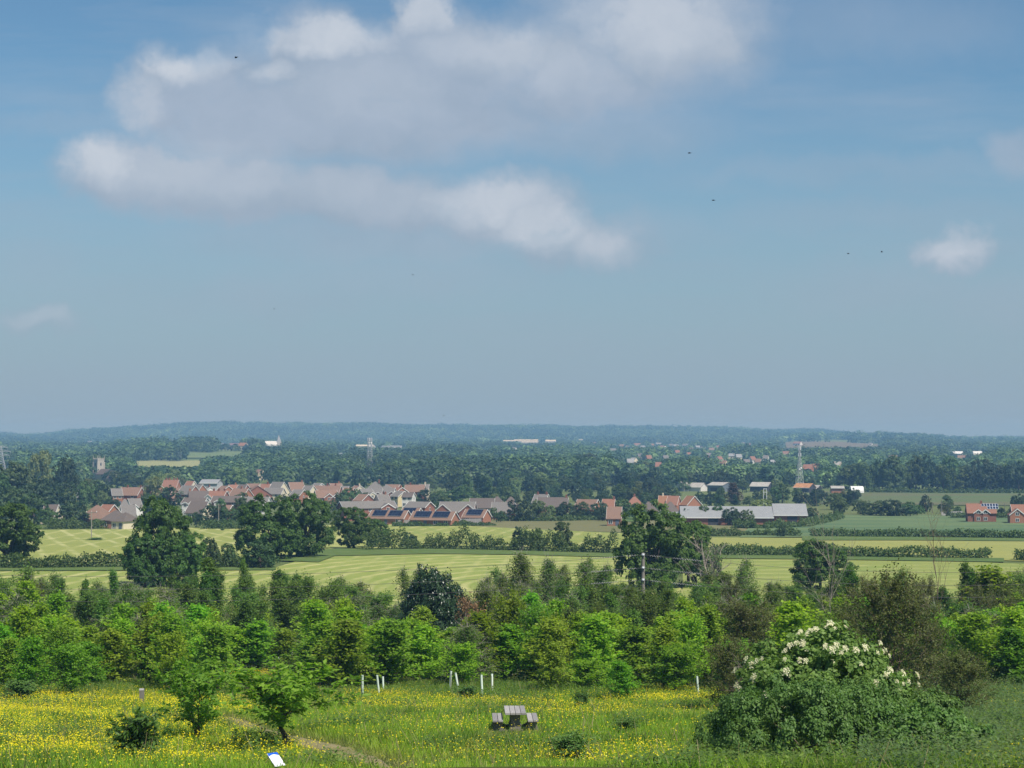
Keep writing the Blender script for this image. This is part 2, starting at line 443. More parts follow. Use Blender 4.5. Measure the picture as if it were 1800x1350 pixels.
def mown_mat(name, a, b, line, c1, c2, ring=None, strength=.75):
    """cut hay: swath rows as wave bands, in world space"""
    m, nt, out = new_mat(name)
    p = node(nt, 'ShaderNodeBsdfPrincipled'); p.inputs['Roughness'].default_value = .95; p.inputs['Specular IOR Level'].default_value = .1
    pos = node(nt, 'ShaderNodeNewGeometry').outputs['Position']
    base = mixc(nt, ramp(nt, noise(nt, .04, 6, .6, pos), .35, .65), a, b)
    base = mixc(nt, ramp(nt, noise(nt, .9, 6, .75, pos), .35, .75), base, [x * .86 for x in a])
    outc = base
    for k, (ang, period, width, dist) in enumerate(line):
        mp = node(nt, 'ShaderNodeMapping'); mp.inputs['Rotation'].default_value = (0, 0, ang); nt.links.new(pos, mp.inputs[0])
        w = node(nt, 'ShaderNodeTexWave', bands_direction='X'); w.inputs['Scale'].default_value = math.pi / period / 10
        w.inputs['Distortion'].default_value = dist; w.inputs['Detail'].default_value = 2; w.inputs['Detail Scale'].default_value = .12
        nt.links.new(mp.outputs[0], w.inputs[0])
        f = ramp(nt, w.outputs['Fac'], 1 - width, 1.0)
        br = node(nt, 'ShaderNodeMath', operation='MULTIPLY'); br.use_clamp = True
        nt.links.new(f, br.inputs[0]); nt.links.new(ramp(nt, noise(nt, .07, 4, .7, pos), .36, .56), br.inputs[1])
        br3 = node(nt, 'ShaderNodeMath', operation='MULTIPLY'); nt.links.new(br.outputs[0], br3.inputs[0]); nt.links.new(ramp(nt, noise(nt, .33, 5, .7, pos), .36, .58), br3.inputs[1]); br3.use_clamp = True
        br2 = node(nt, 'ShaderNodeMath', operation='MULTIPLY'); nt.links.new(br3.outputs[0], br2.inputs[0]); br2.inputs[1].default_value = min(1, strength * 1.2)
        outc = mixc(nt, br2.outputs[0], outc, c1 if k % 2 == 0 else c2)
    if ring:
        (cx, cy, period, width, dist) = ring
        mp = node(nt, 'ShaderNodeMapping'); mp.inputs['Location'].default_value = (-cx, -cy, 0); nt.links.new(pos, mp.inputs[0])
        mz = node(nt, 'ShaderNodeMapping'); mz.inputs['Scale'].default_value = (1, .55, 0); nt.links.new(mp.outputs[0], mz.inputs[0])
        w = node(nt, 'ShaderNodeTexWave', wave_type='RINGS', rings_direction='Z'); w.inputs['Scale'].default_value = math.pi / period / 10
        w.inputs['Distortion'].default_value = dist; w.inputs['Detail'].default_value = 2; w.inputs['Detail Scale'].default_value = .1
        nt.links.new(mz.outputs[0], w.inputs[0])
        f = ramp(nt, w.outputs['Fac'], 1 - width, 1.0)
        g = node(nt, 'ShaderNodeMath', operation='MULTIPLY'); nt.links.new(f, g.inputs[0])
        nt.links.new(ramp(nt, noise(nt, .05, 4, .7, pos), .30, .5), g.inputs[1])
        g2_ = node(nt, 'ShaderNodeMath', operation='MULTIPLY'); nt.links.new(g.outputs[0], g2_.inputs[0]); nt.links.new(ramp(nt, noise(nt, .28, 5, .7, pos), .32, .6), g2_.inputs[1]); g2_.use_clamp = True
        outc = mixc(nt, g2_.outputs[0], outc, c1)
    nt.links.new(outc, p.inputs['Base Color']); nt.links.new(p.outputs[0], out.inputs[0]); return m

HAY = (.215, .245, .062); HAY2 = (.265, .280, .078); PALE = (.40, .38, .16); GREENER = (.16, .225, .045)
c0 = ground(1060, 1035)
sheet('mown_field', ([(-160, 1075), (400, 1075), (1250, 1075)], [(-160, 1003), (470, 1003), (530, 985), (610, 972), (760, 969), (920, 972), (1130, 977)]),
      mown_mat('front_hay', (.205, .25, .06), (.26, .285, .078), [(R(2.5), 4.6, .26, .35), (R(-9), 6, .3, .35)], PALE, GREENER, ring=(c0[0] - 4, c0[1] + 4, 4.4, .34, .45), strength=.4), nu=120, nv=60)
sheet('mown_field', ([(-160, 988), (300, 989), (480, 984), (700, 968)], [(-160, 934), (200, 931), (430, 926), (700, 922)]),
      mown_mat('left_hay', HAY, HAY2, [(R(-15.5), 6, .2, .12), (R(-4.5), 7.5, .17, .15)], (.46, .44, .21), PALE, strength=.75), nu=90, nv=50)
sheet('mown_field', ([(660, 958), (900, 962), (1100, 968), (1230, 968)], [(660, 922), (800, 924), (1000, 934), (1230, 944)]),
      mown_mat('back_hay', HAY, HAY2, [(R(5), 5, .3, .3), (R(-7), 6, .25, .3)], PALE, GREENER), lift=.16)
sheet('mown_field', ([(1200, 962), (1500, 971), (1760, 986), (1960, 992)], [(1200, 945), (1500, 947), (1800, 950), (1960, 952)]),
      mown_mat('right_hay', (.235, .25, .07), (.28, .28, .085), [(R(80), 10, .4, .8)], (.35, .33, .12), GREENER, strength=.4))
sheet('mown_field', ([(1200, 1060), (1500, 1062), (1960, 1065)], [(1200, 974), (1500, 979), (1740, 990), (1960, 998)]),
      mown_mat('right_near_hay', (.195, .235, .06), (.245, .265, .075), [(R(82), 9, .5, .8), (R(30), 15, .3, 1)], (.35, .35, .13), GREENER, strength=.6))

def patch_mat(name, a, b, c, sc=(.02, .12, .1)):
    m, nt, out = new_mat(name)
    p = node(nt, 'ShaderNodeBsdfPrincipled'); p.inputs['Roughness'].default_value = .95; p.inputs['Specular IOR Level'].default_value = .1
    pos = node(nt, 'ShaderNodeNewGeometry').outputs['Position']
    mp = node(nt, 'ShaderNodeMapping'); mp.inputs['Scale'].default_value = sc; nt.links.new(pos, mp.inputs[0])
    f = ramp(nt, noise(nt, 1.0, 8, .65, mp.outputs[0]), .42, .6)
    g = ramp(nt, noise(nt, .5, 6, .7, pos), .35, .7)
    col = mixc(nt, f, a, b); col = mixc(nt, g, col, c)
    nt.links.new(col, p.inputs['Base Color']); nt.links.new(p.outputs[0], out.inputs[0]); return m
sheet('rough_grass', ([(660, 930), (880, 930), (1100, 936), (1420, 942)], [(660, 909), (880, 909), (1100, 906), (1420, 912)]),
      patch_mat('seeding_grass', (0.156, 0.144, 0.066), (0.187, 0.164, 0.086), (0.117, 0.129, 0.047), (.03, .06, .1)), lift=.06)
sheet('crop_field', ([(1300, 946), (1500, 944), (1800, 945), (2000, 945)], [(1330, 908), (1500, 906), (1800, 907), (2000, 907)]),
      patch_mat('bean_crop', (0.066, 0.117, 0.055), (0.156, 0.195, 0.078), (0.078, 0.129, 0.058), (.011, .05, .1)), lift=.2, nu=60, nv=60)
vm = patch_mat('uncut_verge', (.085, .135, .035), (.13, .165, .05), (.07, .11, .03), (.05, .2, .1))
for bot, top in (([(590, 979), (760, 975), (920, 977), (1100, 982)], [(590, 966), (760, 965), (920, 967), (1100, 973)]), ([(-160, 1006), (200, 1005), (485, 1004)], [(-160, 998), (200, 997), (485, 997)]),
                 ([(1240, 983), (1500, 986), (1765, 990)], [(1240, 977), (1500, 979), (1765, 983)]), ([(1410, 951), (1600, 951), (2000, 954)], [(1410, 944), (1600, 945), (2000, 948)]), ([(560, 990), (600, 975), (640, 970)], [(480, 987), (560, 968), (640, 964)])):
    sheet('grass_verge', (bot, top), vm, lift=.24, nu=60, nv=10)
sheet('grass_field', ([(1440, 886), (1700, 889), (2000, 890)], [(1440, 864), (1700, 865), (2000, 865)]),
      patch_mat('pasture', (0.086, 0.121, 0.047), (0.133, 0.105, 0.066), (0.094, 0.129, 0.051), (.006, .02, .1)), lift=.25)
sheet('lawn', ([(1068, 917), (1130, 918)], [(1068, 907), (1130, 907)]), patch_mat('lawn_turf', (0.094, 0.148, 0.043), (0.109, 0.164, 0.047), (0.086, 0.140, 0.039)), lift=.2, nu=12, nv=12)
sheet('far_field', ([(235, 823), (350, 823)], [(240, 811), (352, 811)]), patch_mat('far_hay', (0.257, 0.257, 0.109), (0.281, 0.273, 0.125), (0.218, 0.234, 0.094)), lift=.8, nu=30, nv=20)
sheet('far_field', ([(325, 806), (425, 806)], [(328, 795), (428, 795)]), patch_mat('far_pasture', (0.094, 0.148, 0.055), (0.187, 0.211, 0.086), (0.109, 0.156, 0.058), (.004, .03, .1)), lift=.8, nu=30, nv=20)
sheet('far_field', ([(1378, 789), (1420, 791), (1490, 790), (1562, 784.5)], [(1366, 780), (1400, 777.5), (1470, 777), (1562, 783)]), patch_mat('far_plough', (0.156, 0.121, 0.078), (0.183, 0.140, 0.094), (0.125, 0.117, 0.062)), lift=1.0, nu=40, nv=30)
sheet('far_field', ([(1478, 856), (1520, 856)], [(1478, 842), (1520, 842)]), patch_mat('far_meadow', (0.101, 0.156, 0.047), (0.117, 0.164, 0.055), (0.094, 0.140, 0.047)), lift=.3, nu=12, nv=12)

# ------------------------------------------------------------------ tree prototypes
def rand_dirs(rs, n):
    return unit(rs.normal(size=(n, 3)))

def trunk_mesh(name, segs, mat, n=6):
    V, Q = tubes(segs, n); return mk_mesh(name, V, Q, mat, smooth=True)

def lobed(name, seed, H, Rx, nl, ncl, nleaf, leaf, mat, bark='bark', base=.16, flat=1.0, top_shape=1.0, narrow=.9, rc=.17, rr=(.48, .74), lr=(.28, .44), cull=.66):
    """broadleaf crown from lobes, each lobe built of leaf clumps"""
    rs = RS(seed)
    zc = H * (base + (1 - base) * .47); rz = H * (1 - base) * .47
    d = rand_dirs(rs, nl * 3); d = d[d[:, 2] > -.93][:nl]; nl = len(d)
    rad = rs.uniform(rr[0], rr[1], nl); low = d[:, 2] < -.25; rad[low] = rs.uniform(.70, .92, low.sum())
    shape = np.where(d[:, 2] > 0, 1 - (1 - top_shape) * np.abs(d[:, 2]), 1.0)
    LC = np.stack([d[:, 0] * Rx * rad * shape, d[:, 1] * Rx * rad * shape, zc + d[:, 2] * rz * rad * .98], 1)
    LC = np.concatenate([LC, [[0, 0, zc + rz * .45]]]); nl += 1
    LR = Rx * rs.uniform(lr[0], lr[1], nl)
    P, N, D = [], [], []
    cd = rand_dirs(rs, nl * ncl * 2); cd = cd[cd[:, 2] > -.8][:nl * ncl]
    li = rs.randint(0, nl, len(cd))
    CC = LC[li] + cd * LR[li][:, None] * rs.uniform(.75, 1.05, (len(cd), 1)) * np.array([1, 1, flat])
    # drop clumps buried inside other lobes
    keep = np.ones(len(CC), bool)
    for k in range(nl):
        inside = np.linalg.norm(CC - LC[k], axis=1) < LR[k] * cull
        keep &= ~inside
    CC = CC[keep]; cd = cd[keep]
    ci = rs.randint(0, len(CC), nleaf)
    off = rand_dirs(rs, nleaf) * (rs.uniform(0, 1, (nleaf, 1)) ** .5) * Rx * rc * rs.uniform(.7, 1.2, len(CC))[ci][:, None]
    off[:, 2] *= .75
    P = CC[ci] + off
    N = unit(cd[ci] * .55 + unit(off) * .45 + np.array([0, 0, .45]) + rs.normal(size=(nleaf, 3)) * .33)
    D = np.cross(N, rand_dirs(rs, nleaf)) + np.array([0, 0, -.25])
    s = leaf * rs.uniform(.7, 1.3, nleaf)
    V, Q = leaves(P, D, N, s, s * .72)
    crown = mk_mesh(name + '_crown', V, Q, M[mat])
    tr = Rx * (.05 if bark == 'bark' else .012)
    z1 = H * (max(base, 0) + .22)
    segs = [(0, 0, -.6, 0, 0, z1 * .5, tr * 1.25, tr), (0, 0, z1 * .5, 0, 0, z1, tr, tr * .8)]
    for k in range(min(nl, 12)):
        p = LC[k]; m = np.array([p[0] * .4, p[1] * .4, z1 + (p[2] - z1) * .55])
        segs.append((0, 0, z1 * .9, *m, tr * .5, tr * .34)); segs.append((*m, *p, tr * .34, tr * .12))
    return crown, trunk_mesh(name + '_trunk', segs, M[bark])

def prof(kind, t):
    if kind == 'ovate': return max(.08, 1.25 * (1 - t) ** .75 * (t + .22) ** .35)
    if kind == 'round': return max(.12, math.sqrt(max(0, 1 - (1.7 * t - .75) ** 2)))
    if kind == 'column': return .55 + .45 * math.sin(math.pi * min(1, t + .1)) if t < .8 else max(.15, 1.9 * (1 - t) + .2)
    if kind == 'egg': return max(.16, 1.12 * (1 - t) ** .5 * (t + .3) ** .3)
    if kind == 'cone': return max(.05, 1.05 * (1 - t))
    return 1.0

def branchy(name, seed, H, Rx, mat, h0=.12, nb=42, kind='ovate', el=(25, 55), twigs=6, per=14, tl=.45, leaf=(.15, .08), hang=0.0, grav=0.0,
            stems=1, bark='bark', tr=.055, spread=.1, shoots=0, upness=.25, lean=.16):
    rs = RS(seed); segs = []; TS, TD, TL = [], [], []
    for st in range(stems):
        az0 = rs.uniform(0, 6.28); ln = lean * (1 if stems > 1 else .35) * H
        hs = H * rs.uniform(.82, 1.0) if st else H
        pts = [np.array([math.cos(az0) * ln * (k / 8) ** 1.3 + rs.normal() * .012 * H, math.sin(az0) * ln * (k / 8) ** 1.3 + rs.normal() * .012 * H, hs * k / 8]) for k in range(9)]
        pts[0] = np.array([math.cos(az0) * .1 * (stems > 1), math.sin(az0) * .1 * (stems > 1), -.4])
        for k in range(8):
            segs.append((*pts[k], *pts[k + 1], tr * (1 - k / 8.6), tr * (1 - (k + 1) / 8.6)))
        n = max(6, nb // stems); az = rs.uniform(0, 6.28)
        for i in range(n):
            t = h0 + (1 - h0) * ((i + rs.uniform(.1, .9)) / n)
            f = t * 8; k = min(7, int(f)); p = pts[k] + (pts[k + 1] - pts[k]) * (f - k)
            az += 2.4 + rs.normal() * .3
            L = Rx * prof(kind, (t - h0) / (1 - h0)) * rs.uniform(.65, 1.12)
            e = R(el[0] + (el[1] - el[0]) * t + rs.normal() * 9)
            d = np.array([math.cos(az) * math.cos(e), math.sin(az) * math.cos(e), math.sin(e)])
            q = p.copy(); r = tr * .42 * (1 - t * .7)
            for j in range(3):
                q2 = q + d * L / 3
                segs.append((*q, *q2, r * (1 - j * .3), r * (1 - (j + 1) * .3)))
                nt_ = max(1, twigs // 3)
                for _ in range(nt_):
                    s = rs.uniform(.15, 1); TS.append(q + (q2 - q) * s)
                    dd = d * .55 + rs.normal(size=3) * .55 + np.array([0, 0, upness - hang * .9]); TD.append(dd / np.linalg.norm(dd)); TL.append(tl * rs.uniform(.5, 1.25) * (.5 + .5 * min(1, L / Rx + .3)))
                q = q2; d = d + np.array([0, 0, .10 - grav]) + rs.normal(size=3) * .12; d /= np.linalg.norm(d)
        for _ in range(shoots * 3):
            q = TS[rs.randint(len(TS))]
            if q[2] > H * .45: TS.append(q); dd = np.array([rs.normal() * .22, rs.normal() * .22, 1.0]); TD.append(dd / np.linalg.norm(dd)); TL.append(tl * rs.uniform(1.0, 1.9))
        for _ in range(4 + shoots):
            TS.append(pts[8] - np.array([0, 0, rs.uniform(0, .1) * H])); dd = np.array([rs.normal() * .3, rs.normal() * .3, 1.0]); TD.append(dd / np.linalg.norm(dd)); TL.append(tl * rs.uniform(.8, 1.6))
    TS, TD, TL = np.array(TS), np.array(TD), np.array(TL)
    n = len(TS) * per; ti = np.repeat(np.arange(len(TS)), per)
    s = rs.uniform(.05, 1.05, n)
    P = TS[ti] + TD[ti] * (TL[ti] * s)[:, None]
    P[:, 2] -= hang * (s ** 2) * TL[ti] * 1.4
    P += rs.normal(size=(n, 3)) * spread
    D = TD[ti] * .5 + rs.normal(size=(n, 3)) * .6 + np.array([0, 0, -.2 - hang])
    N = unit(rs.normal(size=(n, 3)) * .55 + np.array([0, 0, .75]) + unit(P * np.array([1, 1, .0]) + 1e-6) * .35)
    sc = rs.uniform(.65, 1.3, n)
    V, Q = leaves(P, D, N, leaf[0] * sc, leaf[1] * sc)
    crown = mk_mesh(name + '_crown', V, Q, M[mat])
    E = TS + TD * TL[:, None]
    tseg = np.concatenate([TS, E, np.full((len(TS), 1), .010), np.full((len(TS), 1), .004)], 1)
    V1, Q1 = tubes(segs, 5); V2, Q2 = tubes(tseg, 3)
    trunk = mk_mesh(name + '_trunk', np.concatenate([V1, V2]), np.concatenate([Q1, Q2 + len(V1)]), M[bark], smooth=True)
    return crown, trunk

PROTO = {}   # kind -> list of (crown mesh, trunk mesh, H, R)
def add_proto(sp, fn, n, H, Rx, **kw):
    PROTO.setdefault(sp, [])
    for i in range(n):
        seed = (sum(ord(c) for c in sp) * 131 + i * 977) % 100000
        c, t = fn(sp + '_%d' % i, seed, H, Rx, **kw)
        co = np.zeros(len(c.vertices) * 3, np.float32); c.vertices.foreach_get('co', co); co = co.reshape(-1, 3)
        PROTO[sp].append((c, t, float(np.percentile(co[:, 2], 99.7)), float(np.percentile(np.hypot(co[:, 0], co[:, 1]), 96))))

add_proto('oak', lobed, 4, 12, 6, nl=34, ncl=16, nleaf=24000, leaf=.40, mat='oak', base=-.02, rc=.115)
add_proto('v_round', lobed, 4, 11, 5.5, nl=20, ncl=11, nleaf=4200, leaf=.60, mat='v_mid', base=-.02, rc=.14)
add_proto('v_dark', lobed, 3, 11, 5.5, nl=20, ncl=11, nleaf=4200, leaf=.60, mat='v_dark', base=-.02, rc=.14)
add_proto('v_light', lobed, 3, 11, 5.5, nl=20, ncl=11, nleaf=4200, leaf=.58, mat='v_light', base=-.02, rc=.14)
add_proto('v_tall', lobed, 3, 14, 4.2, nl=24, ncl=11, nleaf=4200, leaf=.58, mat='v_mid', base=-.02, top_shape=.5)
add_proto('v_cone', branchy, 2, 12, 3.4, mat='v_dark', h0=.05, nb=70, kind='cone', el=(-5, 25), twigs=6, per=9, tl=1.0, leaf=(.6, .35), tr=.2, spread=.2)
add_proto('v_copper', branchy, 1, 12, 3.2, mat='copper', h0=.05, nb=70, kind='cone', el=(10, 40), twigs=6, per=9, tl=1.0, leaf=(.55, .35), tr=.2, spread=.25)
add_proto('young', branchy, 8, 5.2, 1.9, mat='young', h0=.14, nb=58, kind='egg', el=(28, 74), twigs=8, per=15, tl=.50, leaf=(.17, .105), shoots=5, spread=.085)
add_proto('lime', branchy, 4, 5.2, 1.7, mat='lime', h0=.12, nb=54, kind='egg', el=(28, 76), twigs=8, per=14, tl=.50, leaf=(.17, .105), shoots=5, spread=.085)
add_proto('roundy', branchy, 5, 4.2, 2.2, mat='young', h0=.20, nb=54, kind='round', el=(15, 66), twigs=8, per=15, tl=.50, leaf=(.17, .115), shoots=4, spread=.09)
add_proto('birch', branchy, 6, 7.8, 2.4, mat='birch', h0=.08, nb=64, kind='egg', el=(45, 76), twigs=9, per=13, tl=.9, leaf=(.13, .09), hang=.75, grav=.03, bark='birchbark', tr=.06, spread=.09, shoots=4, stems=2, lean=.10)
add_proto('aspen', branchy, 6, 7.8, 1.7, mat='aspen', h0=.06, nb=70, kind='column', el=(52, 78), twigs=8, per=16, tl=.55, leaf=(.15, .12), tr=.06, spread=.11, shoots=5)
add_proto('sallow', branchy, 5, 5.8, 2.5, mat='sallow', h0=.06, nb=72, kind='egg', el=(40, 76), twigs=8, per=15, tl=.70, leaf=(.17, .075), stems=4, spread=.10, shoots=6)
add_proto('haw', branchy, 3, 6.0, 3.4, mat='haw', h0=.06, nb=90, kind='round', el=(5, 60), twigs=9, per=17, tl=.75, leaf=(.13, .09), stems=4, bark='twig', spread=.10, tr=.07, shoots=4)
add_proto('cherrytree', branchy, 2, 3.0, 2.3, mat='cherry', h0=.46, nb=24, kind='round', el=(2, 55), twigs=9, per=18, tl=.42, leaf=(.21, .085), hang=.2, grav=.04, spread=.06, tr=.085, shoots=0)
add_proto('shrubtree', branchy, 2, 2.6, 1.7, mat='cherry', h0=.22, nb=28, kind='round', el=(25, 70), twigs=7, per=17, tl=.42, leaf=(.16, .085), stems=4, spread=.06, tr=.045, lean=.3)
add_proto('walnut', branchy, 1, 1.9, 1.4, mat='walnut', h0=.32, nb=17, kind='round', el=(5, 60), twigs=6, per=16, tl=.42, leaf=(.30, .085), hang=.35, spread=.04, tr=.045)
add_proto('bush', branchy, 3, 1.4, .9, mat='bramble', h0=.05, nb=34, kind='round', el=(20, 65), twigs=7, per=14, tl=.3, leaf=(.13, .07), stems=3, spread=.07, tr=.02)
add_proto('hollydome', lobed, 1, 5.0, 3.2, nl=80, ncl=16, nleaf=60000, leaf=.15, mat='holly', base=-.02, rc=.12, rr=(.25, .72), lr=(.26, .38), cull=.2)
add_proto('rustshrub', branchy, 1, 3.0, 1.2, mat='rust', h0=.1, nb=40, kind='round', el=(30, 70), twigs=6, per=8, tl=.5, leaf=(.13, .06), stems=4, bark='twig', spread=.07, tr=.03)

def place_tree(kind, x, y, H=None, W=None, name='tree', label=None, cat='tree', group=None, rz=None, variant=None, sink=.0):
    c, t, h, r = PROTO[kind][random.randrange(len(PROTO[kind])) if variant is None else variant]
    H = H or h; W = W or 2 * r
    e = link(name, None, None, (x, y, hgt(x, y) - sink), random.uniform(0, 6.28) if rz is None else rz, (W / (2 * r), W / (2 * r), H / h))
    e.empty_display_size = .5
    link('crown', c, e); link('trunk', t, e)
    return tag(e, label, cat, group)

def place_px(kind, px, ptop, pbase, wpx, d=None, **kw):
    """stand a tree on the ground where the photo shows its foot, as high and wide as the photo shows it"""
    if d is None: x, y, z = ground(px, pbase)
    else:
        y = d; x = (px - 900) / F * y; z = hgt(x, y)
    dt = pix_dir(px, ptop); zt = dt[2] / dt[1] * y
    return place_tree(kind, x, y, max(.6, zt - z), wpx / F * y, **kw)

ORD = 'first second third fourth fifth sixth seventh eighth ninth tenth eleventh twelfth thirteenth fourteenth fifteenth sixteenth seventeenth eighteenth nineteenth twentieth'.split()
TENS = {2: 'twenty', 3: 'thirty', 4: 'forty', 5: 'fifty', 6: 'sixty', 7: 'seventy', 8: 'eighty', 9: 'ninety'}
def ordinal(i):
    if i < 20: return ORD[i]
    n = i + 1; t, u = divmod(n, 10)
    if n % 100 == 0: return 'hundredth'
    if n > 100: return 'hundred and ' + ordinal(n - 101)
    return (TENS[t][:-1] + 'ieth') if u == 0 else TENS[t] + '-' + ORD[u - 1]
# ------------------------------------------------------------------ plantation of young trees
SKY_PX = [-60, 0, 40, 85, 110, 150, 205, 240, 330, 380, 425, 460, 500, 560, 620, 680, 700, 840, 870, 905, 935, 970, 1010, 1045, 1085, 1130, 1180, 1230, 1300, 1350, 1400, 1460, 1500, 1550, 1600, 1650, 1690, 1750, 1800, 1900]
SKY_PY = [1000, 1000, 1008, 1020, 1045, 1035, 1015, 1035, 1000, 1000, 1010, 1030, 1010, 1020, 1040, 1050, 1070, 1060, 1015, 985, 1005, 995, 1020, 1000, 1030, 1040, 1032, 1015, 1005, 1010, 1032, 1040, 1012, 1005, 1012, 1050, 1005, 1005, 1000, 1000]
DESC = {'young': ('bright green young tree', 'young_tree'), 'lime': ('yellow-green young tree', 'young_tree'), 'roundy': ('low round-headed sapling', 'sapling'),
        'birch': ('feathery drooping birch', 'birch_tree'), 'aspen': ('slim upright aspen', 'aspen_tree'), 'sallow': ('grey-green bushy willow', 'willow_tree'), 'haw': ('olive green hawthorn', 'hawthorn_tree')}
rows = [(116, 2.3), (119.5, 2.3), (124, 2.4), (130, 2.5), (138, 2.6), (148, 2.7), (159, 2.9), (171, 3.1), (185, 3.4), (200, 3.8)]
ROWN = ['front', 'second', 'third', 'fourth', 'fifth', 'sixth', 'seventh', 'eighth', 'ninth', 'rear']
rs = RS(21)
GUARDS = [(590, 1216), (637, 1230), (660, 1216), (667, 1227), (674, 1224), (681, 1210), (790, 1222), (807, 1220), (848, 1229), (865, 1221), (1219, 1213), (1228, 1227), (1275, 1217), (478, 1172), (489, 1168), (512, 1160)]
for ri, (d, sp) in enumerate(rows):
    xs = np.arange(-.335 * d, .335 * d, sp) + rs.uniform(-.3, .3) * sp
    line = []
    for x in xs:
        x = x + rs.normal() * sp * .22; y = d + rs.normal() * (2.6 if ri < 2 else 2.0)
        if ri < 3 and (560 < 900 + F * x / y < 900 or 1190 < 900 + F * x / y < 1300): y = max(y, 116.2)
        px, py = to_pix(x, y, hgt(x, y))
        if px < -260 or px > 2060: continue
        if 395 < px < 540 and y < 139: continue
        if 1340 < px < 1640 and y < 125: continue
        if 685 < px < 850 and 139 < y < 178: continue      # the holly stands here
        if 560 < px < 1320 and ri == 0 and rs.uniform() < .35: continue
        f = max(0, (y - 110) / 91.0)
        top = 1100 + (np.interp(px, SKY_PX, SKY_PY) - 1100) * f ** .55 + abs(rs.normal()) * (24 if ri < 4 else 14 if ri < 8 else 9) - (10 if ri > 5 else 0)
        if rs.uniform() < .22: top -= 16
        u = rs.uniform()
        if y < 135: k = 'young' if u < .52 else 'roundy' if u < .68 else 'lime' if u < .93 else 'birch'
        elif y < 158: k = 'young' if u < .36 else 'lime' if u < .48 else 'sallow' if u < .66 else 'aspen' if u < .82 else 'birch'
        elif px < 660: k = 'aspen' if u < .50 else 'sallow' if u < .85 else 'birch'
        elif px < 1110: k = 'birch' if u < .72 else 'sallow'
        elif px < 1480: k = 'sallow' if u < .42 else 'haw' if u < .72 else 'birch'
        else: k = 'haw' if u < .5 else 'aspen' if u < .75 else 'sallow'
        line.append((px, x, y, k, top))
    line.sort()
    outl = [q for q in line if q[0] < -20][::-1]; outr = [q for q in line if q[0] > 1820]; ins = [q for q in line if -20 <= q[0] <= 1820]
    for side, lst in (('left', outl), ('right', outr)):
        for i, (px, x, y, k, top) in enumerate(lst):
            dt = pix_dir(px, top)
            place_tree(k, x, y, max(2.6, dt[2] / dt[1] * y - hgt(x, y)), 2.8, DESC[k][1], '%s past the %s edge in the %s plantation row, %s outwards' % (DESC[k][0], side, ROWN[ri], ordinal(i)), 'tree', 'young plantation trees')
    for i, (px, x, y, k, top) in enumerate(ins):
        dt = pix_dir(px, top); H = max(2.6, dt[2] / dt[1] * y - hgt(x, y))
        Wd = {'aspen': 1.9, 'birch': 3.0, 'sallow': 3.3, 'haw': 3.8, 'roundy': 3.1}.get(k, 2.9) * rs.uniform(.85, 1.2) * (.7 + .3 * H / 5)
        place_tree(k, x, y, H, Wd, DESC[k][1], '%s, %s from the left in the %s plantation row' % (DESC[k][0], ordinal(i), ROWN[ri]), 'tree', 'young plantation trees')

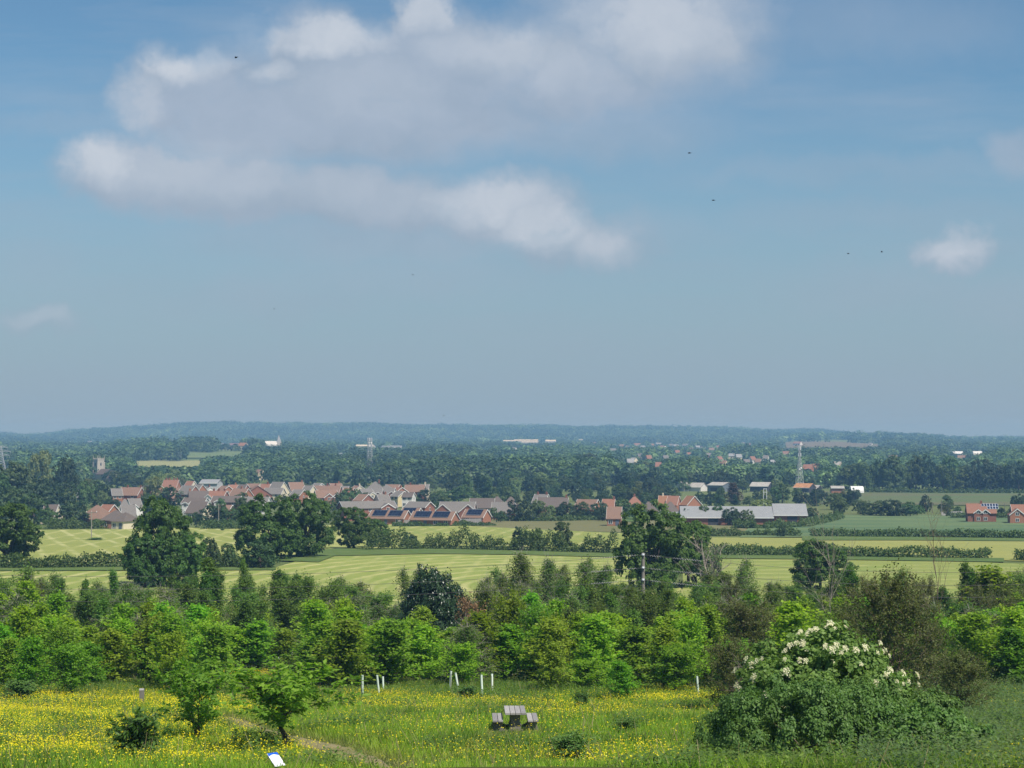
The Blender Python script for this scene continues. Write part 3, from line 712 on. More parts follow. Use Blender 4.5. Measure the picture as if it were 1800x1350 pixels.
# single trees that stand out of the plantation
for k, px, top, d, w, nm, lab in [
    ('birch', 905, 972, 178, 78, 'birch_tree', 'tall feathery birch standing left of two others against the mown field'),
    ('birch', 966, 983, 182, 60, 'birch_tree', 'feathery birch in the middle of three against the mown field'),
    ('birch', 1045, 990, 176, 76, 'birch_tree', 'feathery birch nearest the wooden power pole, rightmost of three'),
    ('birch', 870, 1010, 172, 60, 'birch_tree', 'shorter birch between the dark holly and the tall birch'),
    ('aspen', 378, 982, 185, 52, 'aspen_tree', 'tall narrow aspen right of the field oak, broadest of its clump'),
    ('aspen', 358, 1005, 180, 36, 'aspen_tree', 'narrow aspen leaning against the broad aspen beside the field oak'),
    ('aspen', 424, 985, 186, 26, 'aspen_tree', 'very thin spire-like aspen standing before the mown field'),
    ('aspen', 204, 1002, 186, 28, 'aspen_tree', 'thin dark aspen at the left edge of the field oak'),
    ('aspen', 148, 1018, 180, 24, 'aspen_tree', 'thin aspen between the left hedge and the field oak'),
    ('aspen', 492, 1003, 190, 40, 'aspen_tree', 'ragged aspen top left of three before the mown field'),
    ('aspen', 528, 1010, 190, 34, 'aspen_tree', 'ragged aspen top in the middle before the mown field'),
    ('sallow', 20, 1000, 175, 100, 'willow_tree', 'large dark willow at the left edge of the plantation'),
    ('sallow', 95, 1008, 180, 60, 'willow_tree', 'small dark willow near the left edge beneath the hedge'),
    ('sallow', 648, 1030, 180, 96, 'willow_tree', 'blue-green willow bush just left of the dark holly'),
    ('birch', 722, 1000, 172, 56, 'birch_tree', 'sparse birch peeping over the left side of the dark holly'),
    ('lime', 742, 1066, 136, 62, 'young_tree', 'yellow-green pointed young tree in front of the dark holly'),
    ('lime', 252, 1062, 132, 66, 'young_tree', 'yellow-green spire-topped young tree on the left of the plantation'),
    ('young', 545, 1122, 121, 96, 'young_tree', 'bright green young tree behind the small meadow cherry'),
    ('young', 455, 1090, 141, 80, 'young_tree', 'bright green young tree behind the yellow flower strip'),
    ('young', 418, 1100, 141, 80, 'young_tree', 'bright green young tree left of the yellow flower strip'),
    ('lime', 498, 1105, 142, 70, 'young_tree', 'yellow-green young tree at the end of the yellow flower strip'),
    ('roundy', 1030, 1158, 112, 92, 'sapling', 'spreading sapling with orange tips behind and right of the picnic table'),
    ('young', 1095, 1162, 103, 58, 'sapling', 'small narrow sapling standing alone right of the picnic table'),
    ('haw', 1288, 1120, 92, 120, 'hawthorn_tree', 'twiggy low hawthorn at the left shoulder of the elder'),
    ('haw', 1688, 1140, 84, 130, 'hawthorn_tree', 'low green hawthorn right of the big olive one above the nettles'),
    ('roundy', 128, 1128, 109, 88, 'sapling', 'leafy sapling standing forward of the plantation left of the marker post'),
    ('young', 52, 1120, 108, 70, 'sapling', 'pointed sapling at the far left of the meadow edge'),
    ('roundy', 300, 1110, 112, 80, 'sapling', 'leafy sapling standing forward just right of the marker post'),
    ('lime', 968, 1130, 109, 62, 'sapling', 'yellow-green pointed sapling behind the right bench of the table'),
    ('roundy', 1185, 1128, 112, 96, 'sapling', 'spreading sapling beside the tree guards on the right'),
    ('sallow', 1122, 1030, 143, 70, 'willow_tree', 'bushy willow hiding the foot of the wooden power pole, left one'),
    ('sallow', 1152, 1026, 146, 76, 'willow_tree', 'bushy willow hiding the foot of the wooden power pole, right one'),
    ('aspen', 1690, 990, 165, 40, 'aspen_tree', 'narrow leafy aspen right of the olive hawthorn'),
    ('aspen', 1712, 1002, 165, 34, 'aspen_tree', 'shorter aspen touching the narrow leafy one at right'),
    ('young', 1748, 996, 165, 112, 'young_tree', 'leafy spreading tree near the right edge above the plantation'),
    ('roundy', 1732, 1108, 118, 118, 'young_tree', 'round dark green tree with a bare trunk near the right edge'),
    ('roundy', 1775, 1085, 122, 90, 'young_tree', 'round green tree behind the bare-trunked one at right'),
    ('roundy', 1800, 1120, 116, 92, 'young_tree', 'round green tree cut by the right edge of the view'),
    ('haw', 1785, 1040, 140, 130, 'hawthorn_tree', 'reddish brown hawthorn at the right edge')]:
    place_px(k, px, top, None, w, d=d, name=nm, label=lab, group=None, cat='tree')

x, y, z = ground(768, 1100, 100)
place_px('hollydome', 768, 1003, None, 134, d=160, name='holly_tree', label='dark glossy dome-shaped holly rising above the plantation', cat='tree')
place_px('rustshrub', 828, 1042, None, 52, d=152, name='dead_shrub', label='rust-brown dead shrub leaning on the right of the holly', cat='shrub')

# hawthorns, elder and brambles on the right
place_px('haw', 1565, 1000, None, 178, d=97, name='hawthorn_tree', label='big olive-brown hawthorn with tangled twigs behind the flowering elder', cat='tree', variant=0)
place_px('haw', 1500, 1052, None, 120, d=104, name='hawthorn_tree', label='olive hawthorn behind the left shoulder of the big one', cat='tree', variant=1)
place_px('haw', 1640, 1075, None, 110, d=106, name='hawthorn_tree', label='olive hawthorn on the right flank of the big one', cat='tree', variant=2)
place_px('haw', 1330, 1050, None, 150, d=122, name='hawthorn_tree', label='twiggy grey-green hawthorn left of the flowering elder', cat='tree', variant=2)
place_px('young', 1395, 1060, None, 110, d=112, name='young_tree', label='bright green tree rising just above the flowering elder', cat='tree')

def big_bush(name, seed, H, Rx, mat, leaf, n, nl, label, px, d, sx=1.0, sy=1.0, ncl=20, rc=.12, flowers=0, **kw):
    c, t = lobed(name, seed, H, Rx, nl, ncl, n, leaf, mat, bark='twig', base=.0, rc=rc, **kw)
    x = (px - 900) / F * d
    e = link(name, None, None, (x, d, hgt(x, d)), 0, (sx, sy, 1))
    link('crown', c, e); link('stem', t, e)
    tag(e, label, 'shrub')
    if flowers:
        rs2 = RS(seed + 5)
        me = c; co = np.zeros(len(me.vertices) * 3, np.float32); me.vertices.foreach_get('co', co); co = co.reshape(-1, 4, 3).mean(1)
        # flower heads sit on the outer skin of the bush
        ang = np.round(np.arctan2(co[:, 1], co[:, 0]) * 8); zz = np.round(co[:, 2] * 5.5)
        pts = {}
        for i in np.argsort(-(co[:, 0] ** 2 + co[:, 1] ** 2 + (co[:, 2] * .8) ** 2)):
            if co[i, 2] < H * .27 or co[i, 2] > H * .95 or co[i, 1] > -.12 * Rx: continue
            pts.setdefault((ang[i], zz[i]), co[i])
        keys = list(pts); rs2.shuffle(keys)
        variants = []
        for v in range(4):
            rr = RS(seed + v); m = 46
            r = .13 * np.sqrt(rr.uniform(0, 1, m)); a = rr.uniform(0, 6.28, m)
            P = np.stack([r * np.cos(a), r * np.sin(a), .03 - r * .25 + rr.normal(size=m) * .012], 1)
            V, Q = leaves(P, rr.normal(size=(m, 3)) * np.array([1, 1, .2]), np.array([[0, 0, 1.]]) + rr.normal(size=(m, 3)) * .35, .06, .05)
            variants.append(mk_mesh('flower_head', V, Q, M['umbel']))
        for q, k in enumerate(keys[:flowers]):
            p = pts[tuple(k)]; nrm = Vector((p[0] * .6, p[1] * .6 - .5, .9)).normalized()
            o = link('flower_head', variants[q % 4], e, tuple(Vector(p) + nrm * .06))
            o.rotation_euler = nrm.to_track_quat('Z', 'Y').to_euler(); s = rs2.uniform(.45, .95); o.scale = (s, s, s)
    return e
big_bush('elder_bush', 31, 4.3, 2.7, 'elder', .14, 40000, 48, 'large elder bush covered in cream flower heads on the right', 1440, 63.5, 1.0, .9, flowers=98, rr=(.40, .98), lr=(.18, .34), top_shape=.42)
big_bush('bramble_thicket', 44, 1.45, 3.7, 'bramble', .10, 64000, 60, 'wide dense bramble mound in front of the flowering elder', 1415, 56, .74, .75, rc=.09)
big_bush('bramble_thicket', 46, 1.9, 2.6, 'bramble', .10, 36000, 34, 'bramble mound at the foot of the big hawthorn', 1560, 60, .85, .85, rc=.09)
big_bush('bramble_thicket', 48, 1.25, 2.4, 'bramble', .11, 22000, 30, 'low bramble thicket among the nettles near the bottom right corner', 1600, 55.5, .9, .8, rc=.1)
big_bush('bramble_thicket', 51, 1.35, 2.2, 'bramble', .11, 15000, 30, 'low bramble mound at the left foot of the wide mound', 1312, 61, .62, .7, rc=.1)

# trees and shrubs standing in the meadow
place_px('cherrytree', 504, 1158, None, 238, d=61, name='cherry_tree', label='small spreading cherry with drooping leaves behind the sign board', cat='tree', variant=0, rz=.6)
place_px('shrubtree', 350, 1162, None, 140, d=66, name='shrub', label='multi-stemmed leafy shrub left of the small meadow cherry', cat='shrub', variant=0)
place_px('walnut', 250, 1248, None, 112, d=55, name='sapling', label='low long-leaved sapling at the bottom left among buttercups', cat='tree', rz=1.0)
place_px('bush', 1003, 1290, None, 76, d=58, name='bush', label='small round bush below and right of the picnic table', cat='shrub', variant=0)
place_px('bush', 1022, 1212, None, 34, d=96, name='bush', label='tiny bush behind the picnic table at the meadow edge', cat='shrub', variant=1)
place_px('bush', 1098, 1282, None, 40, d=70, name='bush', label='tiny dark tuft right of the picnic table', cat='shrub', variant=2)
place_px('bush', 820, 1205, None, 40, d=106, name='bush', label='small bush between the white guards left of the table', cat='shrub', variant=0)
place_px('bush', 45, 1195, None, 70, d=104, name='bush', label='bush at the left end of the meadow edge', cat='shrub', variant=2)

# ------------------------------------------------------------------ dead trees
def dead_tree(name, seed, H, spreadk, mat, label, px, d, levels=4, r0=.11, lean=0):
    rs = RS(seed); segs = []
    def grow(p, dr, L, r, lv):
        n = 4
        for i in range(n):
            q = p + dr * L / n
            segs.append((*p, *q, r * (1 - .18 * i), r * (1 - .18 * (i + 1))))
            p = q; dr = dr + rs.normal(size=3) * .13 + np.array([0, 0, .05]); dr /= np.linalg.norm(dr)
            if lv > 0 and i >= (1 if lv == levels else 0):
                for _ in range(2 if lv >= levels - 1 else 1):
                    dd = dr * .75 + rs.normal(size=3) * spreadk + np.array([0, 0, .1]); dd /= np.linalg.norm(dd)
                    grow(p, dd, L * rs.uniform(.45, .7), r * .5, lv - 1)
    grow(np.array([0, 0, -.3]), np.array([lean, 0, 1.]), H, r0, levels)
    V, Q = tubes(segs, 5); x = (px - 900) / F * d
    return tag(link(name, mk_mesh(name, V, Q, M[mat], smooth=True), None, (x, d, hgt(x, d))), label, 'tree')
def top_h(px, top, d):
    dt = pix_dir(px, top); x = (px - 900) / F * d; return dt[2] / dt[1] * d - hgt(x, d)
dead_tree('dead_tree', 5, top_h(1240, 950, 205) * .60, .36, 'deadwood', 'bleached bare dead tree in front of the big field oak', 1240, 205, 3, r0=.12)
dead_tree('dead_tree', 9, top_h(1458, 968, 150) * .82, .24, 'deadwood', 'pale bare dead tree in front of the round dark field tree', 1458, 150, 2, r0=.04)
dead_tree('dead_tree', 12, top_h(1650, 962, 140) * .80, .24, 'twig', 'thin bare dead sapling right of the big hawthorn', 1652, 140, 2, r0=.035)
dead_tree('dead_tree', 29, top_h(1590, 1150, 88) * .55, .6, 'deadwood', 'tangle of pale dead branches low in the big hawthorn', 1560, 88, 3, r0=.045)

dead_tree('dead_tree', 33, 1.9, .6, 'deadwood', 'tangle of bare grey twigs on the left shoulder of the elder', 1335, 70, 3, r0=.035)
dead_tree('dead_tree', 37, 1.6, .65, 'twig', 'tangle of brown twigs left of the bramble mounds', 1310, 74, 3, r0=.03)
# ------------------------------------------------------------------ field trees and hedges
for k, px, top, base, w, nm, lab in [
    ('oak', 8, 886, 996, 140, 'oak_tree', 'large round field oak at the left edge'),
    ('oak', 287, 876, 1030, 128, 'oak_tree', 'tall lumpy oak in the left hedge line'),
    ('oak', 255, 940, 1034, 90, 'oak_tree', 'lower left bough mass of oak beside the tall lumpy oak'),
    ('oak', 325, 938, 1032, 86, 'oak_tree', 'lower oak leaning on the right of the tall lumpy oak'),
    ('oak', 470, 872, 984, 112, 'oak_tree', 'broad dark oak left of centre, left one of a touching pair'),
    ('oak', 535, 868, 980, 100, 'oak_tree', 'broad dark oak left of centre, right one of a touching pair'),
    ('oak', 622, 892, 965, 84, 'oak_tree', 'dark tree just left of the solar roofed bungalows'),
    ('oak', 660, 912, 962, 56, 'oak_tree', 'smaller tree at the right foot of the tree by the bungalows'),
    ('oak', 1148, 886, 1036, 128, 'oak_tree', 'big field oak behind the wooden power pole'),
    ('oak', 1210, 918, 1032, 112, 'oak_tree', 'right half of the oak pair behind the bleached dead tree'),
    ('oak', 1442, 950, 1038, 112, 'oak_tree', 'round dark field tree standing alone on the right'),
    ('v_round', 458, 950, 1000, 64, 'field_tree', 'olive tree at the left foot of the broad dark oaks'),
    ('v_round', 372, 945, 1000, 40, 'field_tree', 'slender pale tree right of the tall lumpy oak'),
    ('v_round', 404, 955, 998, 36, 'field_tree', 'grey-green bush by the hedge left of the broad dark oaks'),
    ('v_dark', 918, 926, 968, 44, 'field_tree', 'dark hedge tree, left of two above the centre hedge'),
    ('v_round', 945, 928, 968, 32, 'field_tree', 'rounded hedge tree touching the left one above the centre hedge'),
    ('v_tall', 988, 917, 968, 38, 'field_tree', 'tall thin hedge tree above the centre hedge'),
    ('v_dark', 1374, 922, 944, 18, 'field_tree', 'small bush on the grass strip right of the big field oak'),
    ('v_dark', 720, 936, 966, 34, 'field_tree', 'dark bush at the left end of the centre hedge')]:
    place_px(k, px, top, base, w, name=nm, label=lab, cat='tree')

def hedge(pts, h, wd, label, dens=34, mat='hedge', leaf=.34, seed=1, ragged=.3):
    """clipped or ragged hedge following points of the photo on the ground"""
    rs = RS(seed)
    G = np.array([ground(*p)[:2] for p in pts]); s = np.concatenate([[0], np.cumsum(np.linalg.norm(np.diff(G, axis=0), axis=1))])
    L = s[-1]; n = int(L * dens * 3.2)
    q = rs.uniform(0, L, n); X = np.interp(q, s, G[:, 0]); Y = np.interp(q, s, G[:, 1])
    hh = h * (1 + ragged * (np.sin(q * .9 + 1) * .4 + np.sin(q * .37) * .6 + np.sin(q * 2.3 + 2) * .35) * .8)
    a = rs.uniform(-.1, 1.1, n) * math.pi
    rr = rs.uniform(.75, 1.08, n)
    P = np.stack([X + rs.normal(size=n) * .25, Y - np.cos(a) * wd * .5 * rr, height(X, Y) + np.clip(np.sin(a), 0, 1) ** .6 * hh * rr], 1)
    inner = rs.uniform(size=n) < .3
    P[inner, 2] = height(X, Y)[inner] + hh[inner] * rs.uniform(0, .85, inner.sum())
    N = np.stack([rs.normal(size=n) * .4, -np.cos(a) + rs.normal(size=n) * .4, np.sin(a) + .3 + rs.normal(size=n) * .3], 1)
    sc = leaf * rs.uniform(.6, 1.4, n)
    V, Q = leaves(P, rs.normal(size=(n, 3)), unit(N), sc, sc * .8)
    o = tag(link('hedge', mk_mesh('hedge', V, Q, M[mat])), label, 'hedge'); return o
hedge([(-60, 1000), (60, 1000), (220, 998), (345, 998), (480, 999)], 2.1, 2.5, 'long dark hedge between the two mown fields on the left', seed=2, dens=60)
hedge([(640, 968), (760, 966), (900, 969), (1085, 974)], 2.9, 3.0, 'ragged bushy hedge across the centre between mown fields', seed=3, dens=70, ragged=.8)
hedge([(1250, 977), (1400, 978), (1560, 981), (1740, 983)], 1.9, 2.4, 'clipped dark hedge on the right between mown fields, ending short', seed=4, dens=60, ragged=.25)
hedge([(1785, 985), (1850, 988)], 1.6, 2.4, 'stub of hedge at the right edge beyond the gap', seed=5, dens=60)
hedge([(1425, 944), (1600, 945), (1850, 948)], 1.9, 2.6, 'clipped hedge between the bean crop and the mown field', seed=6, dens=45, ragged=.2, leaf=.42)
hedge([(1235, 942), (1330, 942), (1405, 943)], 1.5, 2.4, 'ragged hedge right of the big field oak', seed=7, dens=45, ragged=.6, leaf=.42)
hedge([(80, 930), (160, 929), (240, 928), (330, 928)], 2.3, 3.5, 'low hedge behind the left mown field below the brown roofs', seed=8, dens=45, ragged=.5, leaf=.45)
hedge([(355, 930), (430, 930)], 2.0, 3.0, 'low hedge behind the field pole left of the oaks', seed=9, dens=45, leaf=.45)
hedge([(690, 926), (780, 925.5), (870, 924)], .95, 2.2, 'scrubby hedge along the bungalow garden fence', seed=10, dens=40, leaf=.45, ragged=.8)
hedge([(1670, 911), (1740, 911), (1860, 911)], 1.6, 2.6, 'clipped garden hedge in front of the red house', seed=11, dens=35, leaf=.5, ragged=.2)
hedge([(880, 916), (980, 916), (1065, 914)], 1.4, 3, 'low weedy bank below the village trees right of the bungalows', seed=12, dens=30, leaf=.5)
hedge([(1510, 866), (1650, 867), (1860, 868)], 2.0, 3.0, 'thin hedge at the foot of the dark wood on the right', seed=13, dens=16, leaf=.8, ragged=.5)
hedge([(1290, 928), (1345, 930), (1420, 926), (1480, 912)], 1.6, 5, 'bramble bank in front of the long grey shed', seed=14, dens=50, leaf=.5, ragged=.8)

# ------------------------------------------------------------------ poles and wires
def power_pole(px, top, d, label, arm=None, r=.14, offframe=False):
    x = (px - 900) / F * d; H = top_h(px, top, d)
    e = link('power_pole', None, None, (x, d, hgt(x, d)))
    b = MB(); b.tube((0, 0, -.5), (0, 0, H), r * 1.1, r * .85, 10); b.build('post', M['pole'], e)
    if arm:
        b = MB(); b.box(-arm, arm, -.06, .06, H - .35, H - .2); b.build('crossarm', M['pole'], e)
        for s in (-1, 0, 1):
            b = MB(); b.tube((s * arm * .92, 0, H - .2), (s * arm * .92, 0, H + .12), .07, .05, 6); b.build('insulator', M['antenna'], e)
    return tag(e, label, 'power pole'), x, H
pA, xA, HA = power_pole(1130, 972, 150, 'weathered wooden power pole rising from the trees in front of the big oak', r=.15)
pB, xB, HB = power_pole(-250, 1001, 150, 'wooden power pole outside the left edge', r=.15)
pC, xC, HC = power_pole(2010, 990, 150, 'wooden power pole outside the right edge', r=.15)
zA = hgt(xA, 150); LEV = [.12, 1.10, 2.0]
for i, lv in enumerate(LEV):
    b = MB(); b.box(-.10, .10, -.24, -.14, HA - lv - .08, HA - lv + .08); b.tube((0, -.24, HA - lv), (0, -.30, HA - lv), .07, .05, 8); b.build('insulator', M['antenna'], pA)
for side, (xe, He) in (('left', (xB, HB)), ('right', (xC, HC))):
    for i, lv in enumerate(LEV):
        p0 = np.array([xA, 149.75, zA + HA - lv]); p1 = np.array([xe, 149.75, hgt(xe, 150) + He - lv])
        pts = []
        for k in range(41):
            t = k / 40; q = p0 + (p1 - p0) * t; q[2] -= 4 * .9 * t * (1 - t); pts.append(q)
        V, Q = tubes([(*pts[k], *pts[k + 1], .013, .013) for k in range(40)], 5)
        w = tag(link('overhead_wire', mk_mesh('overhead_wire', V, Q, M['wire'])), '%s overhead wire running %s from the wooden power pole' % (('top', 'middle', 'lowest')[i], side), 'wire')
        # white spiral markers on the wire beside the pole
        for a, bnd in ((.5, 1.3), (2.2, 4.4) if side == 'right' else (1.9, 3.9)):
            segs = []; n = int((bnd - a) * 30); Lw = np.linalg.norm(p1 - p0)
            for k in range(n + 1):
                dd = a + (bnd - a) * k / n; t = dd / Lw; q = p0 + (p1 - p0) * t; q[2] -= 4 * .9 * t * (1 - t)
                ang = dd * 2 * math.pi / .19; segs.append(q + np.array([0, .05 * math.cos(ang), .05 * math.sin(ang)]))
            V, Q = tubes([(*segs[k], *segs[k + 1], .008, .008) for k in range(n)], 5)
            link('line_marker', mk_mesh('line_marker', V, Q, M['white']), w)
for px, top, d, arm, lab in [(162, 899, 478, 1.3, 'thin power pole with a crossarm standing in the left mown field'),
                             (385, 886, 560, 1.3, 'thin power pole with a crossarm at the back of the left mown field'),
                             (567, 880, 590, None, 'pale pole between the dark oaks and the red brick gable'),
                             (1638, 882, 715, None, 'thin pole left of the red house, left of two'),
                             (1654, 879, 715, None, 'thin pole left of the red house, nearer to it'),
                             (1765, 884, 715, None, 'thin pole between the red house and the house at the right edge'),
                             (1410, 865, 850, 1.0, 'power pole with equipment rising behind the long grey shed'),
                             (1727, 900, 690, None, 'short pole in front of the red house hedge')]:
    power_pole(px, top, d, lab, arm, .11)
for px, py in ((162, 949), (387, 932)):
    place_px('bush', px + 4, py - 4, py + 1, 30 if px < 200 else 9, name='weed_clump', label='dark uncut weeds round the foot of the %s field pole' % ('nearer' if px < 200 else 'farther'), cat='shrub')

# ------------------------------------------------------------------ small things in the meadow
for i, (px, pb) in enumerate(sorted(GUARDS)):
    x, y, z = ground(px, pb, 40)
    e = link('tree_guard', None, None, (x, y, z), random.uniform(0, 6)); e.rotation_euler = (random.uniform(-.13, .13), random.uniform(-.17, .17), random.uniform(0, 6))
    b = MB(); n = 12; hh = 1.22 + random.uniform(-.12, .15)
    for k in range(n):
        a, c = 2 * math.pi * k / n, 2 * math.pi * (k + 1) / n
        for r0, fl in ((.058, 0), (.048, 1)):
            q = [(r0 * math.cos(a), r0 * math.sin(a), 0), (r0 * math.cos(c), r0 * math.sin(c), 0), (r0 * math.cos(c), r0 * math.sin(c), hh), (r0 * math.cos(a), r0 * math.sin(a), hh)]
            b.poly(q[::-1] if fl else q)
        b.poly([(.048 * math.cos(a), .075 * math.sin(a), hh), (.048 * math.cos(c), .075 * math.sin(c), hh), (.058 * math.cos(c), .085 * math.sin(c), hh), (.058 * math.cos(a), .085 * math.sin(a), hh)][::-1])
    b.build('sleeve', M['tubeguard'], e)
    b = MB(); b.box(.060, .085, -.0125, .0125, -.3, hh - .12); b.build('stake', M['oldpost'], e)
    tag(e, 'pale plastic tree guard, %s from the left along the meadow edge' % ordinal(i), 'tree guard', 'tree guards along the meadow edge')

x, y, z = ground(249, 1245, 40)
e = link('marker_post', None, None, (x, y, z))
b = MB(); b.box(-.10, .10, -.10, .10, -.4, .82); b.build('post', M['oldpost'], e, .012)
b = MB(); b.prism([(-.105, .823), (.105, .823), (.105, .86), (0, .93), (-.105, .86)], -.105, .105); b.build('post_top', M['oldwood'], e)
tag(e, 'stout grey timber marker post at the meadow edge on the left', 'post')

# picnic table
d = 73.0; x = (905 - 900) / F * d
e = link('picnic_table', None, None, (x, d, hgt(x, d) + .02), R(1.5))
TL_ = .95
for i in range(4):
    b = MB(); x0 = -.38 + i * .192; b.box(x0, x0 + .18, -TL_ + .01 * (i % 2), TL_ - .012 * (i % 3), .66, .745); b.build('tabletop_plank', M['oldwood'], e, .012)
for s in (-1, 1):
    for i in range(2):
        b = MB(); x0 = s * .635 - .19 + i * .197; b.box(x0, x0 + .183, -TL_ + .015 * i, TL_ - .01 * i, .40, .475); b.build('seat_plank', M['oldwood'], e, .012)
for yy in (-.66, .66):
    b = MB()                                       # sled base with its hollowed top edge
    prof_ = [(-.84, 0), (.84, 0), (.84, .10), (.80, .20), (.47, .20), (.40, .12), (.30, .085), (.18, .12), (-.18, .12), (-.30, .085), (-.40, .12), (-.47, .20), (-.80, .20), (-.84, .10)]
    n = len(prof_)
    for xx in range(1):
        A = [(a, yy - .05, zz) for a, zz in prof_]; B = [(a, yy + .05, zz) for a, zz in prof_]
        b.poly(A); b.poly(B[::-1])
        for i in range(n):
            j = (i + 1) % n; b.poly([A[i], B[i], B[j], A[j]])
    b.build('base_rail', M['oldpost'], e)
    b = MB()
    prof_ = [(-.20, .123), (.20, .123), (.165, .40), (.19, .657), (-.19, .657), (-.165, .40)]
    A = [(a, yy - .045, zz) for a, zz in prof_]; B = [(a, yy + .045, zz) for a, zz in prof_]
    b.poly(A); b.poly(B[::-1])
    for i in range(6):
        j = (i + 1) % 6; b.poly([A[i], B[i], B[j], A[j]])
    b.build('pedestal', M['oldpost'], e)
    for s in (-1, 1):
        b = MB(); b.box(s * .635 - .15, s * .635 + .15, yy - .045, yy + .045, .203, .397); b.build('seat_support', M['oldpost'], e)
tag(e, 'weathered grey timber picnic table with two plank benches on the meadow', 'picnic table')

# sign board
d = 45.0; x = (487 - 900) / F * d; gz = hgt(x, d); dt = pix_dir(487, 1335); cz = dt[2] / dt[1] * d
e = link('information_sign', None, None, (x, d, gz))
a = Vector((.707, .707, 0)); bb = Vector((.25, -.25, -.30)).normalized(); nn = bb.cross(a); nn = nn if nn.z > 0 else -nn
T = Matrix(((a.x, bb.x, nn.x, 0), (a.y, bb.y, nn.y, 0), (a.z, bb.z, nn.z, cz - gz), (0, 0, 0, 1)))
WP, LP = .29, .40
b = MB(); b.box(-WP / 2, WP / 2, -LP / 2, LP / 2, -.012, .006, 0, T); b.build('panel', M['signwhite'], e, .004)
b = MB()
xs_ = np.linspace(-WP / 2 + .004, WP / 2 - .004, 13); ed = [-LP / 2 + .075 + .022 * math.sin(k * .42 + 2.2) for k in range(13)]
for k in range(12):
    b.poly([tuple(T @ Vector((xs_[k], -LP / 2 + .004, .009))), tuple(T @ Vector((xs_[k + 1], -LP / 2 + .004, .009))), tuple(T @ Vector((xs_[k + 1], ed[k + 1], .009))), tuple(T @ Vector((xs_[k], ed[k], .009)))])
b.build('header_band', M['signblue'], e)
b = MB()
for q in ((-.02, .02, .165, .185), (.04, .06, .155, .178), (-.09, -.06, .170, .184)):
    b.box(q[0], q[1], q[2], q[3], .008, .011, 0, T)
b.build('emblem', M['signgrey'], e)
b = MB(); b.box(-.135, .135, -.19, .19, -.030, -.0135, 0, T); b.build('backing_board', M['oldpost'], e)
b = MB(); b.box(-.05, .05, -.05, .05, -.4, cz - gz - .06); b.build('post', M['oldpost'], e)
tag(e, 'slanted white information sign with a blue header on a short post', 'sign')

# birds
def bird(px, py, d, wing, flap, rz, label):
    dt = pix_dir(px, py); x, y, z = dt / dt[1] * d
    b = MB(); n = 8
    prof_ = [(-.19, .008), (-.12, .035), (0, .055), (.10, .045), (.15, .032), (.19, .008)]
    for (y0, r0), (y1, r1) in zip(prof_[:-1], prof_[1:]):
        for k in range(n):
            a, c = 2 * math.pi * k / n, 2 * math.pi * (k + 1) / n
            b.poly([(r0 * math.cos(a), y0, r0 * math.sin(a)), (r0 * math.cos(c), y0, r0 * math.sin(c)), (r1 * math.cos(c), y1, r1 * math.sin(c)), (r1 * math.cos(a), y1, r1 * math.sin(a))])
    b.poly([(-.06, -.33, 0), (.06, -.33, 0), (.02, -.17, .015), (-.02, -.17, .015)])
    e = link('bird', b.mesh('bird_body', M['birddark']), None, (x, y, z), rz, (.42, .42, .42))
    for s in (-1, 1):
        w = MB(); f = R(flap); g = R(flap - 38)
        x1, z1 = wing * .45 * math.cos(f), wing * .45 * math.sin(f); x2, z2 = x1 + wing * .55 * math.cos(g), z1 + wing * .55 * math.sin(g)
        for dz in (0, -.008):
            w.poly([(s * .03, .10, .03 + dz), (s * .03, -.08, .03 + dz), (s * x1, -.09, .03 + z1 + dz), (s * x1, .12, .03 + z1 + dz)])
            w.poly([(s * x1, .12, .03 + z1 + dz), (s * x1, -.09, .03 + z1 + dz), (s * x2, -.10, .03 + z2 + dz), (s * x2, .0, .03 + z2 + dz)])
        w.build('wing', M['birddark'], e)
    return tag(e, label, 'bird', 'birds in the sky')
bird(1491, 446, 135, .34, 28, R(60), 'dark bird with wings bent down, left of the pair near the small right cloud')
bird(1550, 443, 140, .28, 55, R(80), 'dark bird in flight, right of the pair by the small right cloud')
bird(415, 101, 60, .11, 30, R(40), 'tiny dark bird against the upper left cloud')
bird(482, 543, 110, .16, 35, R(20), 'tiny dark bird low in the hazy sky left of centre')
bird(1212, 269, 90, .14, 30, R(70), 'tiny dark bird in the blue right of the upper cloud')
bird(1254, 352, 90, .11, 30, R(110), 'tiny dark bird in the blue right of the lower cloud')
bird(726, 483, 100, .12, 30, R(10), 'tiny dark bird below the lower cloud')
bird(780, 731, 160, .2, 30, R(30), 'tiny dark bird just above the wooded horizon')
# ------------------------------------------------------------------ buildings
def solve_d(px, ridge_y, H, lo=450, hi=6400):
    """distance at which a building of height H on the ground shows its ridge at this row"""
    ds = np.geomspace(lo, hi, 3000); x = (px - 900) / F * ds
    py = to_pix(x, ds, height(x, ds) + H)[1]
    k = int(np.argmin(np.abs(py - ridge_y))); return float(ds[k])

